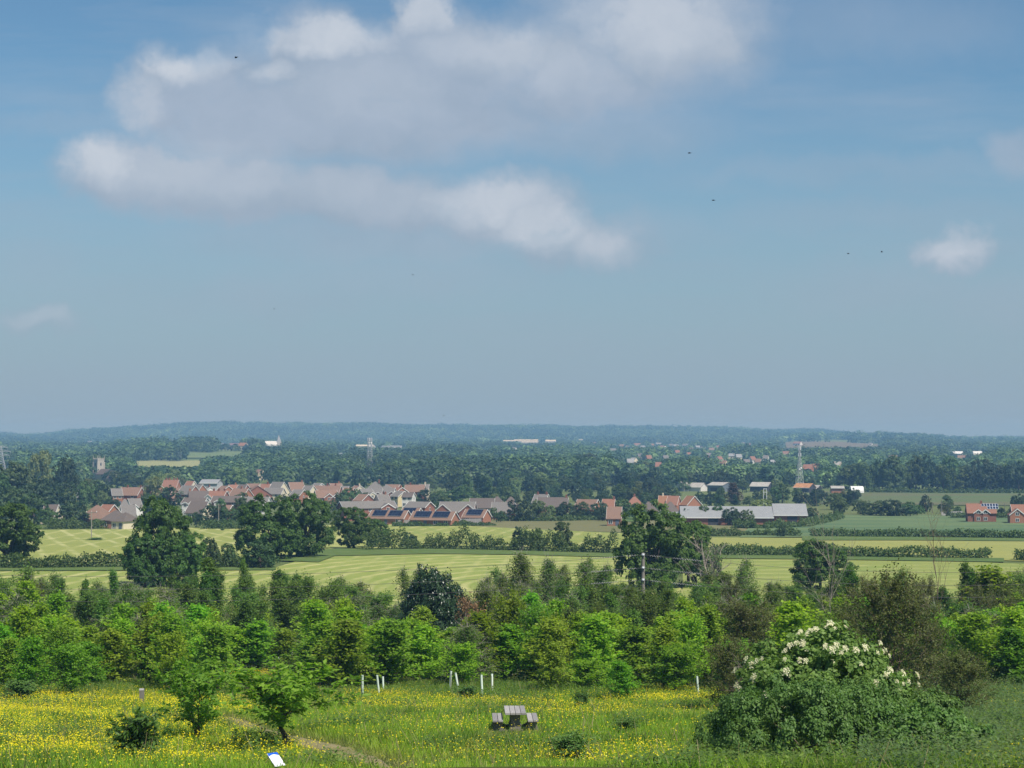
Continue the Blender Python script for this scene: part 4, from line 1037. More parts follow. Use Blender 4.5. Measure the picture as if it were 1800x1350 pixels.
def wmesh():
    b = MB(); b.box(-.62, .62, -.03, .03, -.62, .62); f = b.mesh('window_frame', M['white'])
    b = MB(); b.box(-.52, -.04, -.034, -.03, -.52, .52); b.box(.04, .52, -.034, -.03, -.52, .52); p = b.mesh('window_pane', M['glass'])
    b = MB(); b.box(-.5, .5, -.04, .04, 0, 2.0); d_ = b.mesh('door', M['door'])
    b = MB(); b.box(-.32, .32, -.28, .28, 0, 1.5); b.box(-.37, .37, -.33, .33, 1.3, 1.42)
    for s in (-.14, .14): b.tube((s, 0, 1.5), (s, 0, 1.78), .09, .075, 8)
    return f, p, d_, b
WF, WP_, DOORM, CHB = wmesh()
CHM = {k: CHB.mesh('chimney', M[k]) for k in ('red', 'orange', 'cream', 'stone')}
BOX = []   # picture boxes that must stay in view: px0, px1, top, bottom, distance
def window(parent, x, y, z, rz=0, s=1.0):
    w = link('window', WF, parent, (x, y, z), rz, (s, 1, s)); link('pane', WP_, w); return w

def gable_roof(b, W, E, tp, x0, x1, over=.35, th=.16, axis='x', y0=0, base=.02):
    rz = E + W / 2 * tp + base; ez = E - over * tp + base
    b.prism([(y0 - W / 2 - over, ez), (y0, rz), (y0 + W / 2 + over, ez), (y0 + W / 2 + over, ez + th), (y0, rz + th), (y0 - W / 2 - over, ez + th)][::-1], x0, x1, axis=axis)

def house(name, label, px, ridge, H, wpx, W, yaw, wall, roof, storeys=2, chim=(), wings=(), pv=(), barge=True, win=True, hip=False, group='village houses', d=None, nowin_gable=False, Eo=None):
    if px > 780 and ridge >= 868 and 6.0 <= H < 7.7 and px < 1300: H, storeys = 5.7, 1
    core = px < 780 and storeys >= 2 and name != 'chapel'
    if core: H, W = H * .86, W * .9
    d = d or solve_d(px, ridge, H); x = (px - 900) / F * d; s = F / d
    L = max(4.0, (wpx / s - abs(math.sin(R(yaw))) * W) / math.cos(R(yaw)))
    if px > 780 and ridge >= 868 and 6.0 <= H < 7.7 and px < 1300: H, storeys = 5.7, 1
    E = Eo if Eo else 2.4 if storeys == 1 else 5.0 if storeys == 2 else 7.4
    if core: E *= .84
    tp = (H - .18 - E) / (W / 2)
    e = link(name, None, None, (x, d, hgt(x, d) - .1), R(yaw))
    BOX.append((px - wpx / 2, px + wpx / 2, ridge, ridge + H * s * .36, d))
    b = MB()
    if hip: b.box(-L / 2, L / 2, -W / 2, W / 2, -.6, E)
    else: b.prism([(-W / 2, -.6), (W / 2, -.6), (W / 2, E), (0, E + W / 2 * tp), (-W / 2, E)], -L / 2, L / 2)
    b.build('wall', M[wall], e)
    b = MB()
    if hip:
        o = .4; rx = max(.3, L / 2 - W / 2); z0 = E + .01; z1 = H
        A = [(-L / 2 - o, -W / 2 - o, z0), (L / 2 + o, -W / 2 - o, z0), (L / 2 + o, W / 2 + o, z0), (-L / 2 - o, W / 2 + o, z0)]; r1, r2 = (-rx, 0, z1), (rx, 0, z1)
        b.poly([A[0], A[1], r2, r1]); b.poly([A[1], A[2], r2]); b.poly([A[2], A[3], r1, r2]); b.poly([A[3], A[0], r1]); b.poly(A[::-1])
    else: gable_roof(b, W, E, tp, -L / 2 - .25, L / 2 + .25)
    rf = b.build('roof', M[roof], e)
    if barge and not hip:
        b = MB()
        for sx in (-1, 1):
            xa, xb = (L / 2 + .253, L / 2 + .30) if sx > 0 else (-L / 2 - .30, -L / 2 - .253)
            rz = E + W / 2 * tp + .1; ez = E - .35 * tp + .1
            b.prism([(-W / 2 - .35, ez - .12), (0, rz - .12), (W / 2 + .35, ez - .12), (W / 2 + .35, ez + .14), (0, rz + .14), (-W / 2 - .35, ez + .14)][::-1], xa, xb)
        b.build('bargeboard', M['white'], e)
    for cx in chim:
        mat = wall if wall in CHM else 'red'
        link('chimney', CHM[mat], rf, (cx * L / 2, 0, H - .75))
    for (wx, ww, pr, wm) in wings:
        wx = wx * L / 2; b = MB(); h2 = ww / 2 * tp * 1.05
        b.prism([(wx - ww / 2, -.6), (wx + ww / 2, -.6), (wx + ww / 2, E - .02), (wx, E + h2), (wx - ww / 2, E - .02)][::-1], -W / 2 - pr, -.4, axis='y')
        wg = b.build('gable_wing', M[wm], e)
        b = MB(); o = .25; tpp = tp * 1.05
        b.prism([(wx - ww / 2 - o, E - o * tpp), (wx, E + h2 + .03), (wx + ww / 2 + o, E - o * tpp), (wx + ww / 2 + o, E - o * tpp + .16), (wx, E + h2 + .19), (wx - ww / 2 - o, E - o * tpp + .16)], -W / 2 - pr - .2, -.35, axis='y')
        b.build('wing_roof', M[roof], wg)
        b = MB()
        b.prism([(wx - ww / 2 - o, E - o * tpp - .1), (wx, E + h2 - .07), (wx + ww / 2 + o, E - o * tpp - .1), (wx + ww / 2 + o, E - o * tpp + .2), (wx, E + h2 + .23), (wx - ww / 2 - o, E - o * tpp + .2)], -W / 2 - pr - .25, -W / 2 - pr - .203, axis='y')
        b.build('wing_bargeboard', M['white'], wg)
        for st in range(storeys): window(wg, wx, -W / 2 - pr - .035, 1.3 + min(2.5, E - 1.0) * st, 0, .9)
    tops = [1.35 + min(2.55, E - 1.9) * k for k in range(storeys)]
    if win:
        n = max(2, int(L / 3.2))
        for k in range(n):
            wx = -L / 2 + L * (k + .5) / n
            if any(abs(wx - g[0] * L / 2) < g[1] / 2 + .5 for g in wings): continue
            for st, zt in enumerate(tops):
                if st == 0 and k % 3 == 1:
                    link('door', DOORM, e, (wx, -W / 2 - .035, 0)); continue
                window(e, wx, -W / 2 - .035, zt)
        if not hip and not nowin_gable and storeys > 1:
            for sx in (1,) if yaw < 0 else (-1,):
                window(e, sx * (L / 2 + .035), 0, tops[-1], R(90) * sx, .8)
    ang = math.atan(tp)
    for (c, wd) in pv:
        T = Matrix.Translation((c * L / 2, -W / 4 - .1, E + W / 4 * tp + .33)) @ Matrix.Rotation(ang, 4, 'X')
        sl = W / 2 / math.cos(ang)
        b = MB(); b.box(-wd / 2, wd / 2, -sl * .30, sl * .42, -.05, .03, 0)
        p = b.build('solar_panel', M['pv'], rf); p.matrix_local = T
        b = MB(); b.box(-wd / 2 - .05, wd / 2 + .05, -sl * .30 - .06, -sl * .30 - .003, -.06, .04); b.box(-wd / 2 - .05, wd / 2 + .05, sl * .42 + .003, sl * .42 + .06, -.06, .04)
        b.build('panel_rail', M['steel'], p)
    return tag(e, label, 'house', group)

Hs = [
 # name, label, px, ridge row, height, width px, depth, yaw, wall, roof, options
 ('bungalow', 'solar roofed bungalow pair, left one of the front row', 686, 896, 4.45, 76, 6.6, -20, 'orange', 'r_brown', dict(storeys=1, Eo=2.05, pv=((-.47, 4.3), (.43, 4.3)))),
 ('bungalow', 'solar roofed bungalow pair in the middle of the front row', 764, 898, 4.45, 86, 6.6, -20, 'orange', 'r_brown', dict(storeys=1, Eo=2.05, pv=((-.47, 5.0), (.43, 5.0)))),
 ('bungalow', 'single solar roofed bungalow at the right end of the row', 838, 894.5, 4.45, 50, 6.6, -22, 'orange', 'r_brown', dict(storeys=1, Eo=2.05, pv=((0, 4.9),))),
 ('bungalow', 'solar roofed bungalow half hidden behind the front row', 724, 892, 4.45, 42, 6.6, -20, 'orange', 'r_brown', dict(storeys=1, Eo=2.05, pv=((-.1, 4.2),))),
 ('brick_house', 'long red brick house with a white-edged left gable above the bungalows', 645, 880, 7.4, 106, 8, 24, 'red', 'r_grey', dict(wings=((.62, 4.5, 1.0, 'red'),))),
 ('brick_house', 'brick house with grey roof between the long house and the H-shaped one', 738, 881, 7.0, 52, 8, -24, 'red', 'r_grey', {}),
 ('brick_house', 'H-shaped brick house with two white-edged gables', 805, 881, 7.4, 66, 8, -8, 'red', 'r_grey', dict(wings=((-.72, 6, 1.6, 'red'), (.74, 6, 1.2, 'red')))),
 ('brick_house', 'house with pale grey roof right of the H-shaped house', 886, 882, 7.0, 44, 8, -6, 'red', 'r_grey', {}),
 ('terrace_house', 'dark roofed terrace with white windows behind the H-shaped house', 848, 875, 7.2, 44, 8, -4, 'whitewall', 'r_dark', {}),
 ('bungalow', 'dark hipped bungalow, left of two behind the pale grey roof', 874, 872, 6, 30, 9, -4, 'red', 'r_dark', dict(storeys=1, hip=True)),
 ('bungalow', 'dark hipped bungalow, right of two behind the pale grey roof', 898, 872.5, 6, 28, 9, -4, 'red', 'r_dark', dict(storeys=1, hip=True)),
 ('cottage', 'pale house with chimney stacks behind dark trees right of centre', 952, 868, 7.6, 34, 8, -20, 'whitewall', 'r_grey', dict(chim=(.8, -.6))),
 ('brick_house', 'long brown roofed house among the trees right of centre', 972, 873.5, 7, 56, 8, -6, 'red', 'r_dark', dict(chim=(.9,))),
 ('brick_house', 'brown roofed house with an orange right gable', 1033, 877, 7, 50, 8, -24, 'orange', 'r_brown', {}),
 ('brick_house', 'house with a red brown roof left of the tall chimney', 1070, 876.5, 7, 22, 7, -10, 'red', 'r_red', dict(chim=(.9,))),
 ('brick_house', 'low brick house above the orange garden fence', 1080, 890, 6.5, 26, 8, -6, 'orange', 'r_brown', {}),
 ('brick_house', 'hipped house with an orange brown roof and tall chimney', 1115, 872, 7.6, 30, 9, 0, 'red', 'r_red', dict(hip=True, chim=(0,))),
 ('bungalow', 'dark hipped bungalow left of the big oak crown', 1140, 881, 6, 30, 9, 0, 'red', 'r_dark', dict(storeys=1, hip=True)),
 ('brick_house', 'bright orange roofed house above the oak crown', 1168, 870.5, 7.2, 24, 8, -10, 'cream', 'r_orange', dict(chim=(-.3,))),
 ('brick_house', 'small brown roofed house right of the orange roof', 1184, 871, 7, 16, 7, -20, 'orange', 'r_red', {}),
 ('bungalow', 'dark hipped bungalow right of the big oak crown', 1178, 881, 6, 26, 9, 0, 'red', 'r_dark', dict(storeys=1, hip=True)),
 ('brick_house', 'orange gabled house left of the copper conifer', 1214, 871, 7, 14, 7, -55, 'orange', 'r_orange', {}),
 # village core
 ('brick_house', 'brown roofed house with orange gable at the left of the village core', 424, 858, 8.4, 40, 8.5, -24, 'orange', 'r_brown', dict(chim=(.1,))),
 ('brick_house', 'tall plain red brick gable facing the fields', 452, 853, 9.5, 26, 13, -70, 'red', 'r_brown', dict(barge=False, win=False)),
 ('rendered_house', 'cream house with a grey roof in front of the tall cream gable', 483, 857, 7.8, 38, 8, -12, 'cream', 'r_grey', {}),
 ('rendered_house', 'tall grey roofed house with a large cream right gable', 490, 846.5, 10.2, 38, 10, -30, 'cream', 'r_grey', {}),
 ('brick_house', 'brown roofed house with a red left gable right of the cream gable', 520, 847, 9.2, 36, 9, 24, 'red', 'r_brown', dict(chim=(.9,))),
 ('brick_house', 'grey roofed house with an orange right gable in the village core', 526, 860, 7.6, 30, 8, -24, 'orange', 'r_grey', {}),
 ('rendered_house', 'cream house with a dormer and tall cream right gable', 544, 853, 9.0, 30, 9, -30, 'cream', 'r_grey', dict(wings=((-.2, 2.4, .25, 'cream'),))),
 ('brick_house', 'dark red brick house with three gables in the village core', 573, 861, 8.2, 46, 8.5, 18, 'red', 'r_brown', dict(wings=((.1, 4, .6, 'red'), (.8, 4, .6, 'red')))),
 ('brick_house', 'long brown roof with two big chimneys in the village core', 576, 853, 8.4, 52, 8.5, -10, 'red', 'r_brown', dict(chim=(.0, .62), wings=((-.55, 3.0, .4, 'red'), (.25, 2.4, .3, 'whitewall')))),
 ('brick_house', 'grey roofed house at the right end of the twin chimney house', 603, 854, 7.8, 24, 8, -8, 'red', 'r_grey', {}),
 ('brick_house', 'brown hipped roof peeping left of the cream gable group', 468, 850, 9, 20, 8, -14, 'red', 'r_red', dict(chim=(.4,))),
 ('brick_house', 'red house with dark roof behind the left village trees', 428, 851, 8.6, 22, 8, -24, 'red', 'r_dark', {}),
 ('rendered_house', 'cream house with slanting left gable below the hipped villa', 643, 858.5, 8, 36, 9, 30, 'cream', 'r_grey', dict(wings=((.35, 3.6, .6, 'cream'),))),
 ('brick_house', 'red twin gabled house between cream and white houses', 662, 859, 7.6, 24, 8, -6, 'red', 'r_grey', dict(wings=((-.5, 3.2, .7, 'red'), (.55, 3.2, .7, 'red')))),
 ('rendered_house', 'white house with a grey roof below the hipped villa', 684, 857.5, 7.8, 26, 8.5, -10, 'whitewall', 'r_grey', dict(wings=((.85, 3.4, .5, 'red'),))),
 ('rendered_house', 'pale yellow gabled house right of the white house', 704, 862.5, 7.4, 24, 8, -40, 'yellow', 'r_grey', {}),
 ('rendered_house', 'white house with dark eaves at the right end of the bright group', 719, 865, 7, 18, 8, -10, 'whitewall', 'r_dark', {}),
 ('brick_villa', 'square red brick villa with a low hipped roof and cream stack', 660, 846, 9.6, 34, 12, -10, 'red', 'r_grey', dict(hip=True, chim=(.5,))),
 ('brick_house', 'low hipped wing stretching right of the brick villa', 680, 852, 7.6, 28, 9, -10, 'red', 'r_grey', dict(hip=True)),
 ('terrace_house', 'long house with brown roof and white ground floor behind the villa', 730, 851.5, 8.4, 36, 9, -4, 'red', 'r_brown', dict(chim=(-.5,))),
 ('terrace_house', 'grey roofed house touching the right end of the long brown roof', 746, 850.5, 8.6, 18, 9, -4, 'cream', 'r_grey', dict(chim=(.2,))),
 # left of the core
 ('brick_house', 'red house with a slate roof and pale downpipe left of the core', 352, 862, 8.2, 46, 8.5, 14, 'orange', 'r_dark', dict(chim=(-.9,), barge=False)),
 ('brick_house', 'red roofed cottages with three chimneys left of the core', 384, 862, 8.2, 38, 8.5, -14, 'red', 'r_red', dict(chim=(-.5, .1, .8), wings=((-.7, 3.6, .6, 'whitewall'),))),
 ('brick_house', 'grey roofed house with steep slate gables left of the core', 333, 853, 9, 40, 9, -30, 'red', 'r_grey', {}),
 ('brick_house', 'slate roof with an orange gable behind the left houses', 350, 851, 9, 28, 9, -30, 'orange', 'r_grey', {}),
 ('bungalow', 'dark roof with two small white dormer gables beneath the red house', 345, 874, 7.4, 46, 9, -10, 'whitewall', 'r_dark', dict(wings=((-.62, 2.4, .2, 'whitewall'), (-.05, 2.6, .2, 'whitewall')))),
 ('bungalow', 'low dark roofed bungalow behind the farther field pole', 352, 880.5, 6, 44, 9, -16, 'cream', 'r_dark', dict(storeys=1)),
 ('bungalow', 'long grey roof behind the farther field pole', 400, 871, 7.4, 52, 9, -6, 'red', 'r_dark', dict(wings=((-.5, 2.6, .2, 'whitewall'),))),
 ('bungalow', 'long grey roof left of the oak tops with a small white gable', 450, 872.5, 7.2, 50, 9, -4, 'whitewall', 'r_grey', dict(wings=((.6, 2.6, .3, 'whitewall'),))),
 ('brick_house', 'small brick house low behind the farther field pole', 397, 887, 6.6, 14, 7, -8, 'orange', 'r_brown', {}),
 ('brick_house', 'row of red brick chimneys and gables behind the big left tree', 302, 843, 9, 30, 8, -10, 'orange', 'r_red', dict(chim=(-.7, -.3, .4, .8))),
 ('rendered_house', 'small pale gable between trees right of the brick chimneys', 336, 845, 8.5, 8, 7, -30, 'cream', 'r_red', {}),
 ('brick_house', 'red roofed house with two brick end walls below the church', 232, 856, 8.6, 44, 9, -14, 'red', 'r_brown', dict(chim=(.95, -.4))),
 ('brick_house', 'pink brick house left of the church cottages', 205, 858, 8.2, 20, 8, 20, 'orange', 'r_grey', {}),
 ('brick_house', 'small brown roof beside the light tree below the church', 255, 853, 8.6, 12, 8, -40, 'red', 'r_dark', {}),
 ('bungalow', 'grey pyramid roofed bungalow above the left brown roofs', 220, 876.5, 6.2, 24, 11, 10, 'orange', 'r_grey', dict(storeys=1, hip=True)),
 ('bungalow', 'small white gabled bungalow left of the tall lumpy oak', 236, 875.5, 6, 22, 8, 30, 'whitewall', 'r_grey', dict(storeys=1, wings=((-.5, 3.4, .4, 'whitewall'),))),
 ('bungalow', 'long brown roofed bungalow behind the nearer field pole', 172, 887, 6.4, 58, 10, -14, 'orange', 'r_brown', dict(storeys=1, hip=True)),
 ('bungalow', 'orange brown roof behind the long brown bungalow', 192, 886, 6.2, 34, 9, -30, 'orange', 'r_red', dict(storeys=1)),
 ('bungalow', 'dark hipped roof right of the long brown bungalow', 205, 896, 5.2, 46, 9, -14, 'orange', 'r_dark', dict(storeys=1, hip=True)),
 ('bungalow', 'low dark hipped roof at the foot of the left hedge', 222, 900, 4.8, 34, 8, -24, 'cream', 'r_dark', dict(storeys=1, hip=True)),
 ('bungalow', 'grey roof between the tall lumpy oak and the brown bungalow', 226, 887, 5.8, 34, 9, 16, 'cream', 'r_grey', dict(storeys=1)),
 ('bungalow', 'short dark roof left of the round dark tree', 92, 886, 6, 22, 8, -8, 'cream', 'r_dark', dict(storeys=1)),
 ('rendered_house', 'small white gable beneath the large left wood', 131, 851, 8, 12, 7, 40, 'whitewall', 'r_grey', {}),
 # right
 ('brick_house', 'bright red brick house with solar panels and white dormers on the right', 1723, 884.5, 5.9, 54, 7.6, -8, 'red', 'r_red', dict(Eo=3.1, chim=(.02,), wings=((-.25, 2.6, .35, 'red'), (.25, 2.6, .35, 'red')), barge=False)),
 ('brick_house', 'red roofed house cut by the right edge', 1806, 886, 5.9, 62, 7.6, -6, 'orange', 'r_red', dict(Eo=2.9, chim=(.2,), wings=((-.8, 4.4, 2.0, 'orange'),))),
]
random.seed(11)
for (nm, lab, px, rg, H, wp, W, yaw, wall, roof, kw) in Hs:
    e = house(nm, lab, px, rg, H, wp, W, yaw, wall, roof, **kw)
    if 'bright red brick' in lab:
        rf = [c for c in e.children if c.name.startswith('roof')][0]
        E, tp = 3.1, (5.9 - .18 - 3.1) / 3.8; ang = math.atan(tp)
        for r_, (n0, n1) in enumerate(((0, 6), (2, 6))):
            for k in range(n0, n1):
                b = MB(); b.box(-.36, .36, -.60, .60, -.03, .03); b.box(-.42, .42, -.66, .66, -.028, .026, 1)
                p = b.build('solar_panel', [M['pv'], M['pvframe']], rf)
                p.matrix_local = Matrix.Translation((.5 + k * .86, -.75 - r_ * 1.42 * math.cos(ang), E + 3.8 * tp + .27 - (.75 + r_ * 1.42 * math.cos(ang)) * tp)) @ Matrix.Rotation(ang, 4, 'X')

BK = [(275, 851), (299, 868), (316, 857), (366, 855), (396, 853.5), (410, 851.5), (446, 849.5), (508, 852), (560, 848.5), (590, 849), (614, 857), (629, 853), (640, 868), (672, 868), (691, 851), (702, 856)]
for i, (px, rg) in enumerate(BK):
    wl, rf = [('orange', 'r_red'), ('cream', 'r_brown'), ('red', 'r_brown'), ('whitewall', 'r_grey'), ('orange', 'r_brown')][i % 5]
    house('brick_house' if wl in ('orange', 'red') else 'rendered_house', 'small %s house filling a gap in the village, %s from the left' % ({'orange': 'orange brick', 'cream': 'cream', 'red': 'red brick', 'whitewall': 'white'}[wl], ordinal(i)), px, rg, 7.6, 20 + (i * 7) % 11, 8, (-35, 20, -15, -50)[i % 4], wl, rf, chim=(.6,) if i % 2 else ())

def shed(name, label, px, ridge, H, wpx, W, yaw, wall, roof, E, door=None, openfront=False):
    d = solve_d(px, ridge, H); x = (px - 900) / F * d; s = F / d
    L = (wpx / s - abs(math.sin(R(yaw))) * W) / math.cos(R(yaw)); tp = (H - .2 - E) / (W / 2)
    e = link(name, None, None, (x, d, hgt(x, d) - .1), R(yaw))
    BOX.append((px - wpx / 2, px + wpx / 2, ridge, ridge + H * s * .75, d))
    b = MB()
    b.prism([(-W / 2, -.6), (W / 2, -.6), (W / 2, E), (0, E + W / 2 * tp), (-W / 2, E)], -L / 2, L / 2); b.build('wall', M[wall], e)
    b = MB(); gable_roof(b, W, E, tp, -L / 2 - .3, L / 2 + .3, .5); b.build('roof', M[roof], e)
    b = MB(); b.box(-L / 2 - .35, L / 2 + .35, -W / 2 - .62, -W / 2 - .505, E - .5 * tp - .1, E - .5 * tp + .2); b.build('gutter', M['white'], e)
    if door:
        for (dx, dw, dh) in door:
            b = MB(); b.box(dx * L / 2 - dw / 2, dx * L / 2 + dw / 2, -W / 2 - .05, -W / 2 - .003, 0, dh); b.build('door', M['barndark'], e)
    return tag(e, label, 'shed' if 'shed' in name else 'barn')
shed('school_shed', 'long low building with a pale grey roof beside the big oak', 1275, 889, 5.6, 165, 20, -4, 'red', 'shedroof', 2.6, ((-.3, 3, 2.4), (.2, 3, 2.4)))
shed('school_shed', 'shorter pale roofed building right of the long grey roof', 1386, 884.5, 6.0, 62, 16, -4, 'red', 'shedroof', 2.8, ((.1, 3, 2.4),))
shed('low_shed', 'low flat pale annex at the left end of the long grey roof', 1186, 899, 3.6, 26, 8, -10, 'whitewall', 'shedroof', 3.0)
shed('farm_barn', 'white gabled barn at the left of the farm row', 1200, 846, 5.2, 24, 6.0, 40, 'whitewall', 'barnroof', 2.9)
shed('farm_barn', 'white walled barn with grey roof second in the farm row', 1226, 848, 4.6, 34, 7.0, -34, 'whitewall', 'barnroof', 2.4)
shed('farm_barn', 'blue grey barn with a dark open door in the farm row', 1266, 847, 5.0, 46, 11.0, -35, 'barnblue', 'barnroof', 3.5, ((-.2, 4, 2.2),))
shed('farm_barn', 'dark open fronted barn with stacked bales in the farm row', 1338, 847, 5.1, 42, 9.0, -24, 'barndark', 'barnroof', 3.1, ((0, 6, 2.4),))
shed('farm_barn', 'rusty and grey roofed open barn at the foot of the right mast', 1414, 849, 4.8, 40, 8.0, -34, 'barndark', 'rustroof', 2.7, ((-.2, 5, 2.0),))
shed('farm_barn', 'low lean-to barn right of the rusty roofed barn', 1432, 852, 3.8, 26, 6.0, -34, 'barndark', 'barnroof', 2.1)
shed('farm_barn', 'grey flat roofed building left of the village core', 372, 842, 9, 34, 12, -4, 'shed', 'shedroof', 7.4)
shed('farm_barn', 'grey fronted workshop below the flat grey building', 366, 848, 4.4, 18, 6.0, -8, 'shed', 'shedroof', 3.5)
shed('storage_shed', 'row of brown storage units left of the white polytunnel', 1471, 853.5, 4.0, 24, 8, -5, 'orange', 'barnroof', 3.0)

def tunnel(label, px, top, H, wpx, W, name='polytunnel', d=None):
    d = d or solve_d(px, top, H); x = (px - 900) / F * d; s = F / d; L = wpx / s
    e = MB(); n = 12; A = [(-W / 2 * math.cos(math.pi * k / n), H * math.sin(math.pi * k / n) ** .8) for k in range(n + 1)]
    e.prism(A[::-1], -L / 2, L / 2)
    o = e.build(name, M['white']); o.location = (x, d, hgt(x, d))
    BOX.append((px - wpx / 2, px + wpx / 2, top, top + H * s * .8, d))
    return tag(o, label, 'polytunnel' if name == 'polytunnel' else 'shed')
tunnel('white polytunnel in the meadow left of the dark wood on the right', 1505, 854.5, 3.6, 22, 7)
# church
d = 1300.0; x = (174 - 900) / F * d
e = link('church', None, None, (x, d, hgt(x, d)), R(-45)); w = 2.55; HT = 13.2
b = MB(); b.box(-w, w, -w, w, -1, HT)
for q in ((-w, -w), (w, -w), (-w, w), (w, w)): b.box(q[0] - .35, q[0] + .35, q[1] - .35, q[1] + .35, -1, HT - 1.4)
b.build('tower', M['stone'], e)
b = MB()
b.box(-w - .15, w + .15, -w - .15, w + .15, HT + .003, HT + .35)
for s in range(5):
    for a in (-1, 1):
        c = -w + .2 + s * (2 * w - .4) / 4
        b.box(c - .3, c + .3, a * w - .12, a * w + .12, HT + .353, HT + 1.1); b.box(a * w - .12, a * w + .12, c - .3, c + .3, HT + .356, HT + 1.097)
b.build('parapet', M['stone'], e)
for a in (-1, 1):
    for c in (-1, 1):
        b = MB(); b.tube((a * w, c * w, HT + 1.1), (a * w, c * w, HT + 3.1), .22, .05, 6); b.build('pinnacle', M['stone'], e)
b = MB(); b.tube((0, 0, HT + .3), (0, 0, HT + 4.2), .09, .05, 6); b.box(-.35, .35, -.04, .04, HT + 3.6, HT + 3.9); b.build('flagpole', M['stone'], e)
for a, rz in (((0, -w - .02), 0), ((-w - .02, 0), -90), ((w + .02, 0), 90)):
    b = MB(); b.prism([(-.5, 0), (.5, 0), (.5, 1.4), (.25, 1.95), (0, 2.2), (-.25, 1.95), (-.5, 1.4)], -.03, .03, axis='y')
    for zz in (HT - 3.8,):
        o = b.build('belfry_window', M['glass'], e); o.location = (a[0], a[1], zz); o.rotation_euler = (0, 0, R(rz))
b = MB(); b.prism([(-4, -1), (4, -1), (4, 4), (0, 7.2), (-4, 4)], 2.6, 20); b.build('nave', M['stone'], e)
b = MB(); gable_roof(b, 8, 4, .8, 2.62, 20.3); b.build('nave_roof', M['r_dark'], e)
tag(e, 'square stone church tower with battlements and corner pinnacles on the left', 'church')
BOX.append((163, 186, 806, 842, d))
hh = house('chapel', 'pale stone gabled chapel right of the church tower', 199, 842.5, 8.4, 24, 8, -42, 'stone', 'r_dark', storeys=1, win=False, barge=False, group=None, d=1190)
hh['category'] = 'chapel'

# lattice masts and pylon
def lattice(name, label, px, top, d, wb, wt, panels, dishes, cat, mat='steel', th=.16, nseg=8, headframe=True):
    x = (px - 900) / F * d; H = top_h(px, top, d)
    e = link(name, None, None, (x, d, hgt(x, d)), R(20)); segs = []
    cs = [(-1, -1), (1, -1), (1, 1), (-1, 1)]
    def wd(t): return wb + (wt - wb) * min(1, t * 1.35)
    for k in range(nseg):
        t0, t1 = k / nseg, (k + 1) / nseg
        for i in range(4):
            a, c = cs[i], cs[(i + 1) % 4]
            p = lambda q, t: (q[0] * wd(t), q[1] * wd(t), H * t)
            segs.append((*p(a, t0), *p(a, t1), th, th)); segs.append((*p(a, t0), *p(c, t1), th * .5, th * .5)); segs.append((*p(c, t0), *p(a, t1), th * .5, th * .5)); segs.append((*p(a, t1), *p(c, t1), th * .5, th * .5))
    V, Q = tubes(segs, 4); link('lattice', mk_mesh('lattice', V, Q, M[mat]), e)
    for (zf, rad, hgt_, n) in panels:
        for k in range(n):
            a = 2 * math.pi * (k + .25) / n
            b = MB(); T = Matrix.Translation((rad * math.cos(a), rad * math.sin(a), H * zf)) @ Matrix.Rotation(a, 4, 'Z')
            b.box(-.12, .12, -.24, .24, -hgt_ / 2, hgt_ / 2, 0, T); b.tube((rad * .35 * math.cos(a), rad * .35 * math.sin(a), H * zf), ((rad - .13) * math.cos(a), (rad - .13) * math.sin(a), H * zf), .06, .06, 5)
            b.build('antenna_panel', M['antenna'], e)
    for (zf, rad, a, r) in dishes:
        b = MB(); c0, s0 = math.cos(a), math.sin(a); b.tube((rad * c0, rad * s0, H * zf), ((rad + .5) * c0, (rad + .5) * s0, H * zf), r, r * .9, 14); b.build('dish', M['white'], e)
    BOX.append((px - 7, px + 7, top, top + H * F / d * .8, d)); return tag(e, label, cat)
lattice('phone_mast', 'tall lattice phone mast rising above the trees left of centre', 650, 770, 1500, 2.3, 1.35, ((.96, 1.9, 2.6, 6), (.80, 1.9, 2.4, 6)), ((.865, 1.5, R(-60), .75), (.865, 1.5, R(-130), .75), (.865, 1.5, R(200), .6)), 'mast', th=.17)
lattice('phone_mast', 'slender lattice phone mast above the farm barns on the right', 1405, 785, 1120, 2.0, .45, ((.96, .8, 2.2, 4), (.80, .9, 1.8, 4)), ((.48, .9, R(-60), .55), (.45, .9, R(-110), .5)), 'mast', th=.13)
def pylon(px, top, d, label):
    x = (px - 900) / F * d; H = top_h(px, top, d); e = link('electricity_pylon', None, None, (x, d, hgt(x, d)), R(8)); segs = []
    def wd(t): return 3.6 * (1 - t) ** 1.3 + .5
    for k in range(10):
        t0, t1 = k / 10, (k + 1) / 10
        for i in range(4):
            cs = [(-1, -1), (1, -1), (1, 1), (-1, 1)]; a, c = cs[i], cs[(i + 1) % 4]; p = lambda q, t: (q[0] * wd(t), q[1] * wd(t), H * t)
            segs.append((*p(a, t0), *p(a, t1), .18, .18)); segs.append((*p(a, t0), *p(c, t1), .1, .1)); segs.append((*p(c, t0), *p(a, t1), .1, .1))
    V, Q = tubes(segs, 4); link('lattice', mk_mesh('lattice', V, Q, M['steel']), e)
    for zf, L in ((.93, 5.5), (.76, 8.0), (.60, 7.0)):
        sg = []
        for s in (-1, 1):
            for yy in (-.5, .5): sg += [(s * .4, yy, H * zf, s * L, 0, H * zf + .2, .13, .1), (s * .4, yy, H * zf + 1.6, s * L, 0, H * zf + .25, .13, .1)]
            sg.append((s * L, 0, H * zf, s * L, 0, H * zf - 2.2, .12, .12))
        V, Q = tubes(sg, 4); link('crossarm', mk_mesh('crossarm', V, Q, M['steel']), e)
    return tag(e, label, 'pylon')
pylon(2, 784, 1650, 'electricity pylon cut by the left edge of the view'); BOX.append((-12, 19, 784, 822, 1650))
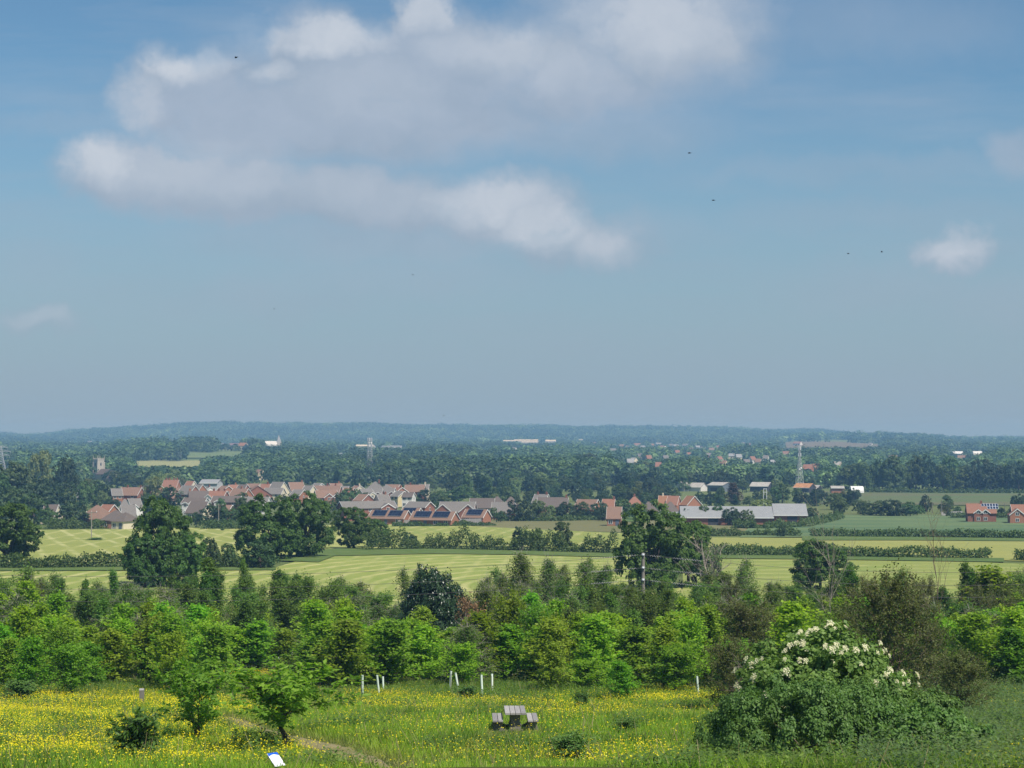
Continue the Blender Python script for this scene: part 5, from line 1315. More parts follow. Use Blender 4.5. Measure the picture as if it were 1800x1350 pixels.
def fence(name, label, p0, p1, h, mat, d0=None):
    a, b_ = ground(*p0), ground(*p1); a, b_ = np.array(a), np.array(b_); L = np.linalg.norm(b_[:2] - a[:2]); n = max(2, int(L / 1.8))
    e = link(name, None, None, tuple(a), math.atan2(b_[1] - a[1], b_[0] - a[0]))
    m = MB(); m.box(0, L, -.02, .02, .08, h); m.build('fence_panel', M[mat], e)
    for k in range(n + 1):
        m = MB(); m.box(k * L / n - .05, k * L / n + .05, -.055, .055, -.3, h + .08); m.build('fence_post', M[mat], e)
    return tag(e, label, 'fence')
fence('garden_fence', 'grey weathered garden fence in front of the solar bungalows', (700, 923), (846, 921), 1.5, 'fencewood')
fence('garden_fence', 'orange timber garden fence below the low brick house', (1073, 911), (1090, 911), 1.8, 'orangefence')
fence('garden_fence', 'pale garden fence at the back of the gap left of the red house', (1655, 907), (1692, 906.5), 1.5, 'fencewood')

# parked cars in the village and a pole frame behind the school
def car(px, py, col, label, yaw):
    x, y, z = ground(px, py, 500); e = link('parked_car', None, None, (x, y, z), R(yaw))
    b = MB(); b.prism([(-2.05, .30), (2.05, .30), (2.1, .62), (1.95, .80), (.95, .92), (-1.85, .95), (-2.1, .75)][::-1], -.84, .84, axis='y'); b.build('body', M[col], e, .05)
    b = MB(); b.prism([(-1.75, .953), (.9, .925), (.25, 1.42), (-1.25, 1.44)][::-1], -.74, .74, axis='y'); b.build('cabin', M['glass'], e, .05)
    for wx in (-1.25, 1.3):
        for s in (-1, 1):
            b = MB(); b.tube((wx, s * .66, .31), (wx, s * .87, .31), .31, .31, 14); b.build('wheel', M['birddark'], e)
    return tag(e, label, 'car')
car(655, 878, 'antenna', 'silver car parked below the cream and red gables', 20)
car(667, 878.5, 'white', 'white car parked in front of the red twin gables', 12)
car(588, 902, 'white', 'white car beside the red brick gable left of the bungalows', 70)
x, y, z = ground(1345, 890, 500); e = link('pole_frame', None, None, (x, y, z))
for s in (-1, 1):
    b = MB(); b.tube((s * .62, 0, 0), (s * .62, 0, 7.2), .11, .09, 8); b.build('post', M['antenna'], e)
b = MB(); b.box(-.72, .72, -.05, .05, 6.9, 7.1); b.box(-.55, .55, -.05, .05, 5.6, 5.75); b.build('crossbar', M['antenna'], e)
tag(e, 'pale H-shaped pole frame rising behind the shorter pale roof', 'pole frame')

# far buildings, single small meshes
def far_house(px, ridge, wpx, H, W, yaw, wall, roof, label, name='far_house', cat='house', group='far village houses', E=.58, d=None):
    d = d or solve_d(px, ridge, H, 1300, 5200); x = (px - 900) / F * d; L = max(5, wpx * d / F)
    b = MB(); e = H * E
    b.prism([(-W / 2, -1), (W / 2, -1), (W / 2, e), (0, H - .25), (-W / 2, e)], -L / 2, L / 2, 0)
    tp = (H - .25 - e) / (W / 2); n0 = len(b.f); gable_roof(b, W, e, tp, -L / 2 - .2, L / 2 + .2)
    b.m[n0:] = [1] * (len(b.f) - n0)
    for k in range(max(1, int(L / 3.5))):
        c = -L / 2 + L * (k + .5) / max(1, int(L / 3.5)); b.box(c - .6, c + .6, -W / 2 - .05, -W / 2 - .003, e * .45, e * .8, 2)
    o = b.build(name, [M[wall], M[roof], M['glass']]); o.location = (x, d, hgt(x, d)); o.rotation_euler = (0, 0, R(yaw))
    BOX.append((px - wpx / 2, px + wpx / 2, ridge, ridge + H * F / d * .55, d))
    return tag(o, label, cat, group)
rs = RS(77)
specks = [(1045, 777), (1078, 788), (1092, 781), (1103, 783), (1120, 779), (1130, 783), (1146, 780), (1158, 778), (1165, 783), (1180, 780), (1188, 781), (1205, 780), (1215, 787), (1226, 783), (1236, 784), (1250, 787), (1262, 783), (1246, 796), (1264, 802), (1272, 809), (1286, 797), (1298, 798), (1305, 777), (1316, 779), (1322, 802), (1333, 806), (1312, 807), (1346, 800), (1108, 806), (1114, 804), (1170, 800), (1158, 812), (1140, 800), (1380, 795), (1359, 808), (1190, 791), (1210, 795), (1125, 797)]
specks.sort()
for i, (px, ry) in enumerate(specks):
    wl = ['whitewall', 'cream', 'orange', 'whitewall', 'cream'][rs.randint(5)]
    far_house(px, ry, rs.uniform(5, 12), rs.uniform(7, 8.5), 8, rs.uniform(-45, 30), wl, ['r_grey', 'r_brown', 'r_red', 'shedroof'][rs.randint(4)], 'tiny far house in the hazy village on the right, %s from the left' % ordinal(i))
for px, ry, wp, H, wl, rf, lab in [(413, 779, 20, 8, 'cream', 'r_red', 'far cream house among trees on the left, leftmost of three'), (428, 778, 14, 9, 'cream', 'r_orange', 'far cream and orange house on the left, middle of three'), (392, 779, 9, 8, 'whitewall', 'r_grey', 'far white house on the left near the cream houses'),
        (598, 796, 8, 7, 'whitewall', 'shedroof', 'small white barn roof left of the tall phone mast'), (158, 775, 7, 8, 'whitewall', 'r_grey', 'lone white house below the left ridge'), (302, 773.5, 6, 8, 'whitewall', 'r_grey', 'lone white speck of a house beneath the dark ridge wood'),
        (904, 786, 8, 8, 'whitewall', 'r_grey', 'white gable in the far trees below the warehouses'), (849, 789, 5, 7, 'whitewall', 'shedroof', 'white speck of a house left of the white gable'), (1420, 816, 16, 8, 'orange', 'r_red', 'orange brick house right of the right mast'),
        (1433, 814, 10, 8.5, 'orange', 'r_orange', 'orange gable beside the brick house right of the right mast'), (1472, 811, 14, 8, 'cream', 'barnroof', 'pale barn right of the orange houses'), (1500, 823, 18, 5, 'orange', 'barnroof', 'low brown shed above the small green meadow'),
        (1402, 776, 14, 8, 'whitewall', 'r_red', 'far building on the hillside above the brown field'), (1381, 793, 12, 8, 'whitewall', 'r_red', 'bright white house left of the right mast'), (1530, 778, 6, 6, 'whitewall', 'r_grey', 'white speck at the end of the brown hill field'),
        (457, 837, 9, 7, 'cream', 'r_brown', 'lone cream house above the village core'), (1570, 800, 16, 8, 'red', 'r_red', 'row of red roofs above the dark wood on the right'), (1690, 800, 14, 8, 'orange', 'r_brown', 'brown roofed house right of the white far barn')]:
    far_house(px, ry, wp, H, 9, random.uniform(-40, -10), wl, rf, lab, group=None)
for px, ry, wp, H, lab in [(898, 773.5, 26, 11, 'far cream warehouse, leftmost of the bright row'), (925, 772.5, 42, 13, 'far cream warehouse, longest of the bright row'), (932, 776, 30, 9, 'far low cream warehouse in front of the longest one'), (968, 773, 18, 13, 'far cream warehouse at the right end of the bright row'), (1021, 772, 6, 10, 'lone far white shed right of the bright warehouse row'), (642, 781.5, 30, 11, 'far white warehouse behind the tall phone mast'), (690, 783, 34, 9, 'far grey factory roofs right of the tall phone mast')]:
    far_house(px, ry, wp, H, 40, -4, 'wgrey', 'cream' if 'cream' in lab or 'white' in lab else 'shedroof', lab, 'warehouse', 'warehouse', None, .8)
far_house(1683, 793, 18, 7, 16, -25, 'wgrey', 'white', 'white roofed far barn left of the white dome on the right', 'farm_barn', 'barn', None, .55)
tunnel('white rounded far barn roof near the right edge', 1717, 793, 6.5, 16, 14, 'dome_barn')
# distant spire
d = 3000.0; x = (490 - 900) / F * d; e = link('church', None, None, (x, d, hgt(x, d)), R(20)); Ht = top_h(490, 764, d)
b = MB(); b.box(-3.4, 3.4, -3.4, 3.4, -1, Ht * .52); b.build('tower', M['stone'], e)
b = MB(); A = [(-3.3, -3.3), (3.3, -3.3), (3.3, 3.3), (-3.3, 3.3)]
for i in range(4): b.poly([(*A[i], Ht * .523), (*A[(i + 1) % 4], Ht * .523), (0, 0, Ht)])
b.build('spire', M['shedroof'], e)
b = MB(); b.prism([(-6, -1), (6, -1), (6, 8), (0, 13), (-6, 8)], -30, -3.5); b.build('nave', M['wgrey'], e)
tag(e, 'distant pale church with a thin pointed spire left of centre', 'church'); BOX.append((466, 496, 764, 785, d))
d = 6300.0; x = (710 - 900) / F * d; H = top_h(710, 738, d); b = MB(); b.tube((0, 0, 0), (0, 0, H), .9, .5, 6); b.tube((0, 0, H * .9), (0, 0, H), 1.3, 1.3, 6)
o = b.build('radio_mast', M['steel']); o.location = (x, d, hgt(x, d)); tag(o, 'tiny thin radio mast on the wooded ridge', 'mast')
# visible field gaps
BOX += [(240, 350, 812, 821, 1950), (332, 425, 797, 803, 2400), (1380, 1490, 778, 787, 4000), (1490, 1545, 780, 785, 4000), (1480, 1518, 845, 855, 1080), (1500, 1830, 866, 884, 860), (1070, 1130, 906, 912, 640)]

# ------------------------------------------------------------------ trees round the village
def hides(px, top, base, wpx, d, tol=2.5):
    for (a, b_, t, bt, bd) in BOX:
        if bd > d and px + wpx * .42 > a and px - wpx * .42 < b_ and top < bt - tol and base > t: return True
    return False
TD = {'v_round': 'green rounded tree', 'v_dark': 'dark green tree', 'v_light': 'pale green tree', 'v_tall': 'tall oval tree', 'v_cone': 'dark conifer', 'v_copper': 'brown-leaved conifer'}
VT = []
for k, px, top, base, w in [
    ('v_light', 70, 792, 880, 56), ('v_dark', 112, 804, 890, 56), ('v_round', 25, 812, 900, 90), ('v_dark', 62, 842, 905, 80), ('v_round', -15, 830, 910, 80), ('v_dark', 108, 846, 900, 56), ('v_round', 20, 856, 918, 70), ('v_round', 60, 868, 922, 60),
    ('v_light', 118, 857, 900, 34), ('v_round', 148, 846, 893, 40), ('v_light', 152, 841, 886, 26), ('v_dark', 186, 850, 888, 42), ('v_round', 170, 843, 884, 44), ('v_light', 180, 862, 890, 22),
    ('v_dark', 126, 882, 927, 62), ('v_round', 86, 893, 928, 44), ('v_round', 172, 912, 928, 26), ('v_dark', 205, 914, 928, 24), ('v_round', 225, 912, 928, 34), ('v_dark', 150, 916, 929, 30),
    ('v_light', 272, 838, 890, 46), ('v_dark', 300, 855, 900, 56), ('v_round', 256, 868, 905, 34), ('v_light', 275, 830, 868, 38), ('v_round', 225, 832, 858, 50), ('v_round', 205, 828, 852, 36), ('v_dark', 240, 838, 862, 40),
    ('v_dark', 372, 888, 928, 58), ('v_round', 408, 894, 928, 36), ('v_tall', 424, 874, 926, 34), ('v_tall', 440, 880, 926, 30), ('v_tall', 388, 876, 924, 24), ('v_round', 445, 898, 930, 30), ('v_round', 345, 900, 928, 26),
    ('v_round', 612, 858, 896, 44), ('v_tall', 596, 866, 902, 26), ('v_round', 580, 880, 915, 34), ('v_light', 588, 896, 920, 20), ('v_round', 640, 884, 905, 14), ('v_dark', 643, 886, 908, 20),
    ('v_dark', 748, 860, 890, 44), ('v_round', 772, 862, 888, 30), ('v_round', 806, 856, 884, 52), ('v_light', 766, 864, 884, 16), ('v_cone', 850, 838, 876, 26), ('v_tall', 858, 846, 880, 26), ('v_cone', 842, 836, 872, 22), ('v_tall', 820, 834, 874, 24), ('v_dark', 795, 838, 872, 36),
    ('v_dark', 716, 886, 908, 18), ('v_round', 740, 888, 908, 18), ('v_round', 770, 884, 908, 16), ('v_round', 868, 892, 915, 16), ('v_round', 880, 898, 918, 22),
    ('v_dark', 916, 878, 916, 52), ('v_round', 948, 880, 915, 38), ('v_light', 968, 888, 912, 22), ('v_dark', 992, 882, 914, 34), ('v_round', 985, 898, 914, 24), ('v_round', 1020, 882, 914, 34), ('v_dark', 1052, 884, 914, 46), ('v_round', 1020, 897, 914, 28),
    ('v_round', 1100, 878, 912, 40), ('v_round', 1120, 884, 914, 36), ('v_dark', 1060, 870, 890, 30), ('v_round', 1150, 884, 905, 26), ('v_light', 1176, 878, 892, 16), ('v_light', 1196, 878, 896, 34),
    ('v_dark', 1202, 894, 922, 26), ('v_round', 1238, 889, 922, 28), ('v_tall', 1261, 888, 922, 34), ('v_dark', 1285, 892, 924, 34), ('v_light', 1336, 878, 918, 58), ('v_round', 1312, 896, 924, 30), ('v_round', 1062, 890, 916, 24), ('v_round', 1366, 888, 918, 22), ('v_round', 1405, 896, 916, 28), ('v_round', 1424, 892, 914, 30),
    ('v_copper', 1290, 849, 886, 34), ('v_round', 1258, 868, 890, 34), ('v_round', 1318, 872, 890, 26), ('v_round', 1375, 850, 884, 48), ('v_dark', 1410, 866, 888, 30), ('v_round', 1350, 866, 886, 26), ('v_dark', 1440, 858, 884, 34), ('v_round', 1466, 866, 896, 40),
    ('v_dark', 1502, 858, 884, 27), ('v_round', 1478, 874, 904, 34), ('v_round', 1512, 878, 904, 30), ('v_light', 1511, 886, 904, 9), ('v_round', 1540, 880, 907, 50), ('v_dark', 1572, 878, 908, 46), ('v_round', 1600, 882, 908, 40), ('v_dark', 1628, 870, 900, 24), ('v_round', 1612, 888, 906, 30),
    ('v_dark', 1660, 884, 902, 24), ('v_round', 1664, 890, 908, 14), ('v_tall', 1665, 870, 896, 22), ('v_dark', 1790, 868, 902, 30), ('v_round', 1682, 890, 904, 18), ('v_round', 1775, 894, 906, 14), ('v_dark', 1760, 892, 906, 14)]:
    VT.append((k, px, top, base, w))
rs = RS(5)
for i in range(30):                                   # the dark wood on the right
    px = 1500 + i * 11 + rs.uniform(-5, 5)
    VT.append((['v_dark', 'v_round', 'v_dark', 'v_tall'][rs.randint(4)], px, 803 + rs.uniform(-4, 16) + (8 if i % 2 else 0), 862.5 - (2.5 if i % 2 else 0) + rs.uniform(-.6, .6), rs.uniform(34, 56)))
n_try = 0; fill = []
while len(fill) < 300 and n_try < 16000:               # gardens and hedgerows
    n_try += 1
    px = rs.uniform(-40, 1500) if len(fill) < 150 else rs.uniform(860, 1500) if len(fill) < 270 else rs.uniform(-40, 140); base = 838 + 68 * rs.uniform() ** 1.25
    if px > 1080 and base > 890: continue
    if px > 880 and base > 898: continue
    h = rs.uniform(17, 34) * (1 + (880 - base) / 160); top = base - h; w = h * rs.uniform(.75, 1.25)
    x, y, z = ground(px, base, 500)
    if y > 1500 or y < 600: continue
    if hides(px, top, base, w, y, 4): continue
    if any(abs(px - q[1]) < 7 and abs(base - q[3]) < 2.5 for q in fill): continue
    u = rs.uniform()
    fill.append(('v_round' if u < .42 else 'v_dark' if u < .68 else 'v_tall' if u < .82 else 'v_light' if u < .93 else 'v_cone', px, top, base, w))
LAND = [('the church tower', 174, 840), ('the red cottages below the church', 232, 866), ('the brick chimney row', 302, 850), ('the flat grey building', 372, 850), ('the brown bungalow by the field pole', 172, 900), ('the farther field pole', 385, 905), ('the tall cream gable', 495, 856), ('the twin chimney house', 580, 858),
        ('the brick villa', 660, 852), ('the solar bungalows', 730, 905), ('the H-shaped brick house', 805, 890), ('the long brown roof', 972, 880), ('the orange gable', 1055, 882), ('the bright orange roof', 1168, 874), ('the long grey shed', 1275, 900), ('the blue grey barn', 1266, 852), ('the dark barn', 1338, 852), ('the right mast', 1405, 850),
        ('the shorter pale shed', 1386, 900), ('the white polytunnel', 1505, 858), ('the red solar house', 1723, 894), ('the big left wood', 70, 850), ('the right dark wood centre', 1660, 835), ('the bean crop corner', 1550, 905)]
groups = {}
for t in VT + fill:
    k, px, top, base, w = t; cy = (top + base) / 2
    nm, lx, ly = min(LAND, key=lambda q: (q[1] - px) ** 2 + ((q[2] - cy) * 2) ** 2)
    side = 'left of' if px < lx else 'right of'
    if abs(px - lx) < 14: side = 'in front of' if base > ly + 4 else 'behind'
    groups.setdefault((k, side, nm), []).append((((px - lx) ** 2 + (cy - ly) ** 2), t))
for (k, side, nm), lst in groups.items():
    lst.sort(key=lambda q: q[0])
    for i, (_, (kk, px, top, base, w)) in enumerate(lst):
        n_ = len(lst)
        lab = '%s %s %s' % (TD[k], side, nm) + ('' if n_ == 1 else ', nearest to it' if i == 0 else ', %s away from it' % ordinal(i))
        place_px(k, px, top, base, w, name={'v_round': 'broadleaf_tree', 'v_dark': 'shade_tree', 'v_light': 'pale_tree', 'v_tall': 'tall_tree'}.get(k, 'conifer'), label=lab, cat='tree', group='trees round the village')

# ------------------------------------------------------------------ far woods
rs = RS(99)
def cloud_tree(rs, n, h, r, leaf):
    d = rand_dirs(rs, n); d[:, 2] = np.abs(d[:, 2]) * 1.1 - .12; d = unit(d)
    wob = 1 + .22 * np.sin(d[:, 0] * 5 + rs.uniform(0, 6)) * np.cos(d[:, 1] * 4 + rs.uniform(0, 6)) + rs.normal(size=n) * .06
    P = np.stack([d[:, 0] * r * wob, d[:, 1] * r * wob, h * .36 + d[:, 2] * h * .60 * wob], 1)
    N = unit(d * .9 + np.array([0, 0, .25]) + rs.normal(size=(n, 3)) * .26)
    return P, N, np.cross(N, rand_dirs(rs, n)), leaf * rs.uniform(.7, 1.35, n)
def woodland(name, label, d0, d1, area, quads, leaf, hmin, hmax, tone=1.0, clear=None, individuals=0):
    n = int(.33 * (d1 ** 2 - d0 ** 2) * 1.7 / area)
    y = np.sqrt(rs.uniform(d0 ** 2, d1 ** 2, n)); t = rs.uniform(-.33, .33, n); x = y * t
    z = height(x, y); AV, AC = [], []; cnt = 0
    tpl = [cloud_tree(rs, quads, 1.0, 1.0, 1.0) for _ in range(14)]
    for i in range(n):
        w1 = math.sin(x[i] * .013 + 1.7 * math.sin(y[i] * .006)) * math.sin(y[i] * .011 + 1.3 * math.sin(x[i] * .008 + 2)); hh = (hmin + (hmax - hmin) * (.5 + .5 * w1) * rs.uniform(.5, 1.25)) * (.6 if rs.uniform() < .2 else 1); rr = hh * rs.uniform(.45, .85)
        px, base = to_pix(x[i], y[i], z[i]); top = to_pix(x[i], y[i], z[i] + hh)[1]
        if clear is not None and clear(x[i], y[i], px): continue
        if hides(px, top, base, 2 * rr * F / y[i], y[i], 3 if y[i] < 2500 else 2): continue
        P, N, D, s = tpl[rs.randint(14)]; a = rs.uniform(0, 6.28); c, sn = math.cos(a), math.sin(a)
        def rot(Q): return np.stack([Q[:, 0] * c - Q[:, 1] * sn, Q[:, 0] * sn + Q[:, 1] * c, Q[:, 2]], 1)
        P2 = rot(P) * np.array([rr, rr, hh]) + np.array([x[i], y[i], z[i] - .4]); V, Q = leaves(P2, rot(D), rot(N), s * leaf, s * leaf * .85)
        u = rs.uniform(); tint = (2.3, 2.0, 1.7) if u < .15 else (.60, .70, .82) if u < .42 else (1, 1, 1) if u < .75 else (1.5, 1.35, 1.0)
        g = rs.uniform(.8, 1.2) * tone * (1.12 + .42 * math.sin(x[i] * .0091 + 2.1 * math.sin(y[i] * .0043 + 1)) * math.sin(y[i] * .0074))
        AV.append(V); AC.append(np.repeat(np.array([[tint[0] * g, tint[1] * g, tint[2] * g, 1]]), len(V), 0)); cnt += 1
    V = np.concatenate(AV); C = np.concatenate(AC)
    o = link(name, mk_mesh(name, V, np.arange(len(V)).reshape(-1, 4), M['far'], col=C)); tag(o, label, 'wood', kind='stuff'); return cnt
def clearing(x, y, px):
    return math.sin(x * .0044 + y * .0017 + 1.0) * math.sin(y * .0029 - x * .0012) > .55
n1 = woodland('woodland', 'belts of trees in the middle distance behind the village', 1130, 1650, 190, 260, 1.7, 9, 16, clear=lambda x, y, px: px > 1480 and y < 1300)
n1 += woodland('woodland', 'dense belts of trees beyond the village and the masts', 1650, 2400, 300, 140, 2.3, 9, 17, clear=lambda x, y, px: clearing(x, y, px) and y > 1900)
n2 = woodland('woodland', 'hazy blue-green woods between village and hills', 2400, 4300, 560, 70, 3.0, 9, 16, clear=clearing)
n3 = woodland('hill_forest', 'blue hazy forest covering the ridge on the horizon', 4300, 6650, 700, 44, 4.2, 9, 21, clear=lambda x, y, px: y < 5200 and clearing(x, y, px))
print('woods', n1, n2, n3)
# ------------------------------------------------------------------ meadow: grass, herbs and buttercups
rs = RS(3)
def ellmask(px, py, lst):
    m = np.zeros(len(px))
    for (cx, cy, rx, ry, w) in lst:
        q = ((px - cx) / rx) ** 2 + ((py - cy) / ry) ** 2
        m = np.maximum(m, w * np.clip(1.6 - 1.1 * q, 0, 1))
    return m
def wav(x, y, f, ph):
    return .5 + .25 * (np.sin(x * f + ph + 1.7 * np.sin(y * f * .7 + ph)) + np.sin(y * f * 1.3 - ph + 1.3 * np.sin(x * f * .9)))
PATH = [((700, 1352), 34), ((640, 1338), 40), ((580, 1318), 42), ((530, 1306), 34), ((470, 1290), 24), ((430, 1275), 22), ((395, 1262), 18)]
PATH2 = [((770, 1352), 18), ((830, 1320), 16), ((880, 1296), 18), ((960, 1290), 18)]
PATH3 = [((870, 1291), 22), ((905, 1294), 26), ((935, 1291), 20)]
def pathmask(px, py):
    m = np.zeros(len(px))
    for P, k in ((PATH, 1.0), (PATH2, .45), (PATH3, .9)):
        for (a, ra), (b, rb) in zip(P[:-1], P[1:]):
            ax, ay, bx, by = a[0], a[1] * 3.0, b[0], b[1] * 3.0
            t = np.clip(((px - ax) * (bx - ax) + (py * 3 - ay) * (by - ay)) / ((bx - ax) ** 2 + (by - ay) ** 2), 0, 1)
            dd = np.hypot(px - ax - t * (bx - ax), py * 3 - ay - t * (by - ay)); rr = ra + (rb - ra) * t
            m = np.maximum(m, k * np.clip(1.5 - dd / rr, 0, 1))
    return m
def scatter(n, d0, d1, ext=.35):
    y = np.sqrt(rs.uniform(d0 ** 2, d1 ** 2, n)); x = y * rs.uniform(-ext, ext, n); return x, y
def blades(x, y, h, w, lean, c):
    n = len(x); z = height(x, y) - .02
    a = rs.uniform(0, 2 * np.pi, n); wx, wy = np.cos(a) * w * .5, np.sin(a) * w * .5
    la = rs.uniform(0, 2 * np.pi, n); lx, ly = np.cos(la) * lean * h, np.sin(la) * lean * h
    V = np.stack([np.stack([x - wx, y - wy, z], 1), np.stack([x + wx, y + wy, z], 1),
                  np.stack([x + lx + wx * .35, y + ly + wy * .35, z + h], 1), np.stack([x + lx - wx * .35, y + ly - wy * .35, z + h], 1)], 1).reshape(-1, 3)
    C = np.concatenate([np.repeat(c, 4, 0), np.ones((4 * n, 1))], 1)
    return V, C
# grass blades
n = 630000
x, y = scatter(n, 44, 128)
px, py = to_pix(x, y, height(x, y))
pm = pathmask(px, py); a = wav(x, y, .32, .5); b = wav(x, y, 1.1, 2.0); c_ = wav(x, y, .16, 4.0); e_ = wav(x, y, 2.6, 1.0)
h = (.16 + .26 * rs.uniform(size=n) ** 1.3) * (.70 + .6 * a) * (.8 + .45 * b); h *= 1 - .80 * pm
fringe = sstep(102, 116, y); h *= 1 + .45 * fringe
g1 = np.array([.21, .385, .028]); g2 = np.array([.36, .45, .05]); g3 = np.array([.10, .20, .028]); straw = np.array([.36, .32, .12])
u = np.clip(.15 + .55 * c_ + .45 * (b - .5) + .5 * (e_ - .5) + rs.normal(size=n) * .18, 0, 1)[:, None]
C = g1 * (1 - u) + g2 * u
dk = np.clip((a * b * 2.2 - .75) * 2.2 + rs.normal(size=n) * .2, 0, .85)[:, None]; C = C * (1 - dk) + g3 * dk
st = np.clip(pm * .9 + (rs.uniform(size=n) < .06 + .10 * (1 - c_)) * .7, 0, .9)[:, None]; C = C * (1 - st) + straw * st
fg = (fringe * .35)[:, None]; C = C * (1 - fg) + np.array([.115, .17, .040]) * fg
keep = rs.uniform(size=n) > pm ** 2 * .55
tall = rs.uniform(size=n) < .012 * np.clip(2.2 * wav(x, y, .55, 1.9) - .5, .1, 1.6) * (1 - pm)
h = np.where(tall, h * .5 + rs.uniform(.38, .72, n), h); C = np.where(tall[:, None], np.array([[.36, .30, .15]]) * rs.uniform(.75, 1.15, (n, 1)), C)
V, C = blades(x[keep], y[keep], h[keep], (.020 + .016 * rs.uniform(size=n))[keep], (.25 + .5 * rs.uniform(size=n))[keep], C[keep])
o = link('meadow_grass', mk_mesh('meadow_grass', V, np.arange(len(V)).reshape(-1, 4), M['grass'], col=C)); tag(o, 'tall sunlit meadow grass with straw coloured seed heads', 'grass', kind='stuff')
# coarse herbs: nettles on the right and weeds along the trees
n = 110000
x, y = scatter(n, 44, 121); px, py = to_pix(x, y, height(x, y))
m = ellmask(px, py, [(1720, 1290, 150, 75, 1), (1960, 1280, 190, 90, 1), (1640, 1235, 110, 26, .8), (1450, 1360, 330, 26, .7), (1800, 1330, 120, 60, .8), (1245, 1330, 50, 30, .3)])
m = np.maximum(m, .85 * sstep(106, 111, y) * (1 - .85 * ellmask(px, py, [(1180, 1222, 110, 14, 1), (100, 1238, 420, 14, 1)])))
m = np.maximum(m, .75 * (wav(x, y, .45, 3.0) > .86) * (px < 1300)); m = np.maximum(m, ellmask(px, py, [(120, 1300, 60, 12, .6), (235, 1335, 60, 14, .5), (470, 1318, 60, 14, .9), (1105, 1283, 40, 6, .9), (1015, 1325, 60, 12, .6)]))
k = (rs.uniform(size=n) < m) & (pathmask(px, py) < .3); x, y, px, py = x[k], y[k], px[k], py[k]; n = len(x)
L = 9; H_ = np.where(px > 1500, .80, .55) * rs.uniform(.45, 1.25, n) * np.where(px > 1300, .45 + 1.0 * wav(x, y, .8, .3) * (.5 + wav(x, y, 2.1, 1.3)), 1)
t = np.tile((np.arange(L) + .5) / L, n); i = np.repeat(np.arange(n), L); az = rs.uniform(0, 6.28, n * L)
P = np.stack([x[i] + rs.normal(size=n * L) * .03, y[i] + rs.normal(size=n * L) * .03, height(x, y)[i] + H_[i] * (.1 + .9 * t)], 1)
D = np.stack([np.cos(az), np.sin(az), .25 + rs.normal(size=n * L) * .35], 1); N = np.stack([-np.cos(az) * .3, -np.sin(az) * .3, np.ones(n * L)], 1) + rs.normal(size=(n * L, 3)) * .25
V, Q = leaves(P, D, unit(N), .15 * rs.uniform(.6, 1.3, n * L), .065)
hue = wav(x, y, 1.3, 5.0)[:, None] * np.array([[.6, .35, .2]]) + np.array([[.7, .8, .9]])
cc = hue * np.where((px > 1500)[:, None], np.array([[.12, .19, .065]]), np.array([[.13, .21, .045]])) * rs.uniform(.7, 1.3, (n, 1))
o = link('weeds', mk_mesh('weeds', V, Q, M['grass'], col=np.concatenate([np.repeat(cc, L * 4, 0), np.ones((n * L * 4, 1))], 1))); tag(o, 'nettles and coarse weeds at the meadow edge and bottom right', 'weeds', kind='stuff')
# buttercups
n = 1350000
x, y = scatter(n, 44, 139); px, py = to_pix(x, y, height(x, y))
FL = [(120, 1262, 330, 42, 1.0), (40, 1300, 260, 40, .85), (-260, 1280, 260, 60, .8), (330, 1330, 240, 26, .75), (230, 1225, 260, 14, .75), (450, 1192, 75, 20, 1.0), (505, 1165, 40, 10, .9), (760, 1245, 150, 12, .6), (640, 1222, 110, 12, .7), (1010, 1250, 130, 20, .55), (1180, 1228, 120, 14, .95),
      (1060, 1340, 140, 18, .95), (860, 1330, 120, 22, .28), (700, 1290, 190, 26, .14), (1150, 1290, 120, 40, .12), (1795, 1240, 70, 16, 1.0), (1750, 1345, 80, 16, .6), (960, 1295, 90, 20, .14), (300, 1285, 180, 30, .6), (150, 1345, 300, 20, .6), (1730, 1190, 60, 12, .5)]
m = ellmask(px, py, FL) * np.clip(wav(x, y, .9, 1.0) * 1.4 - .15, .12, 1) * np.clip(wav(x, y, 2.3, 3.3) * 1.5 - .1, .25, 1) + .015
m *= 1 - np.clip(pathmask(px, py), 0, 1); m *= np.where((px > 1330) & (px < 1690), .03, 1.0)
k = rs.uniform(size=n) < m * .85; x, y = x[k], y[k]; n = len(x)
z = height(x, y) + .22 + .32 * rs.uniform(size=n) ** 1.5
up = np.stack([rs.normal(size=n) * .45, rs.normal(size=n) * .45 - .25, np.ones(n)], 1); D = rs.normal(size=(n, 3)) * np.array([1, 1, .1])
s = .036 * rs.uniform(.55, 1.45, n)
D = D - unit(up) * np.sum(D * unit(up), 1, keepdims=True)
P = np.stack([x, y, z], 1) - unit(D) * s[:, None] / 2
V, Q = leaves(P, D, unit(up), s, s * 1.25)
o = link('buttercups', mk_mesh('buttercups', V, Q, M['petal'])); tag(o, 'yellow buttercups spread through the meadow grass', 'flowers', kind='stuff'); print('buttercups', n)

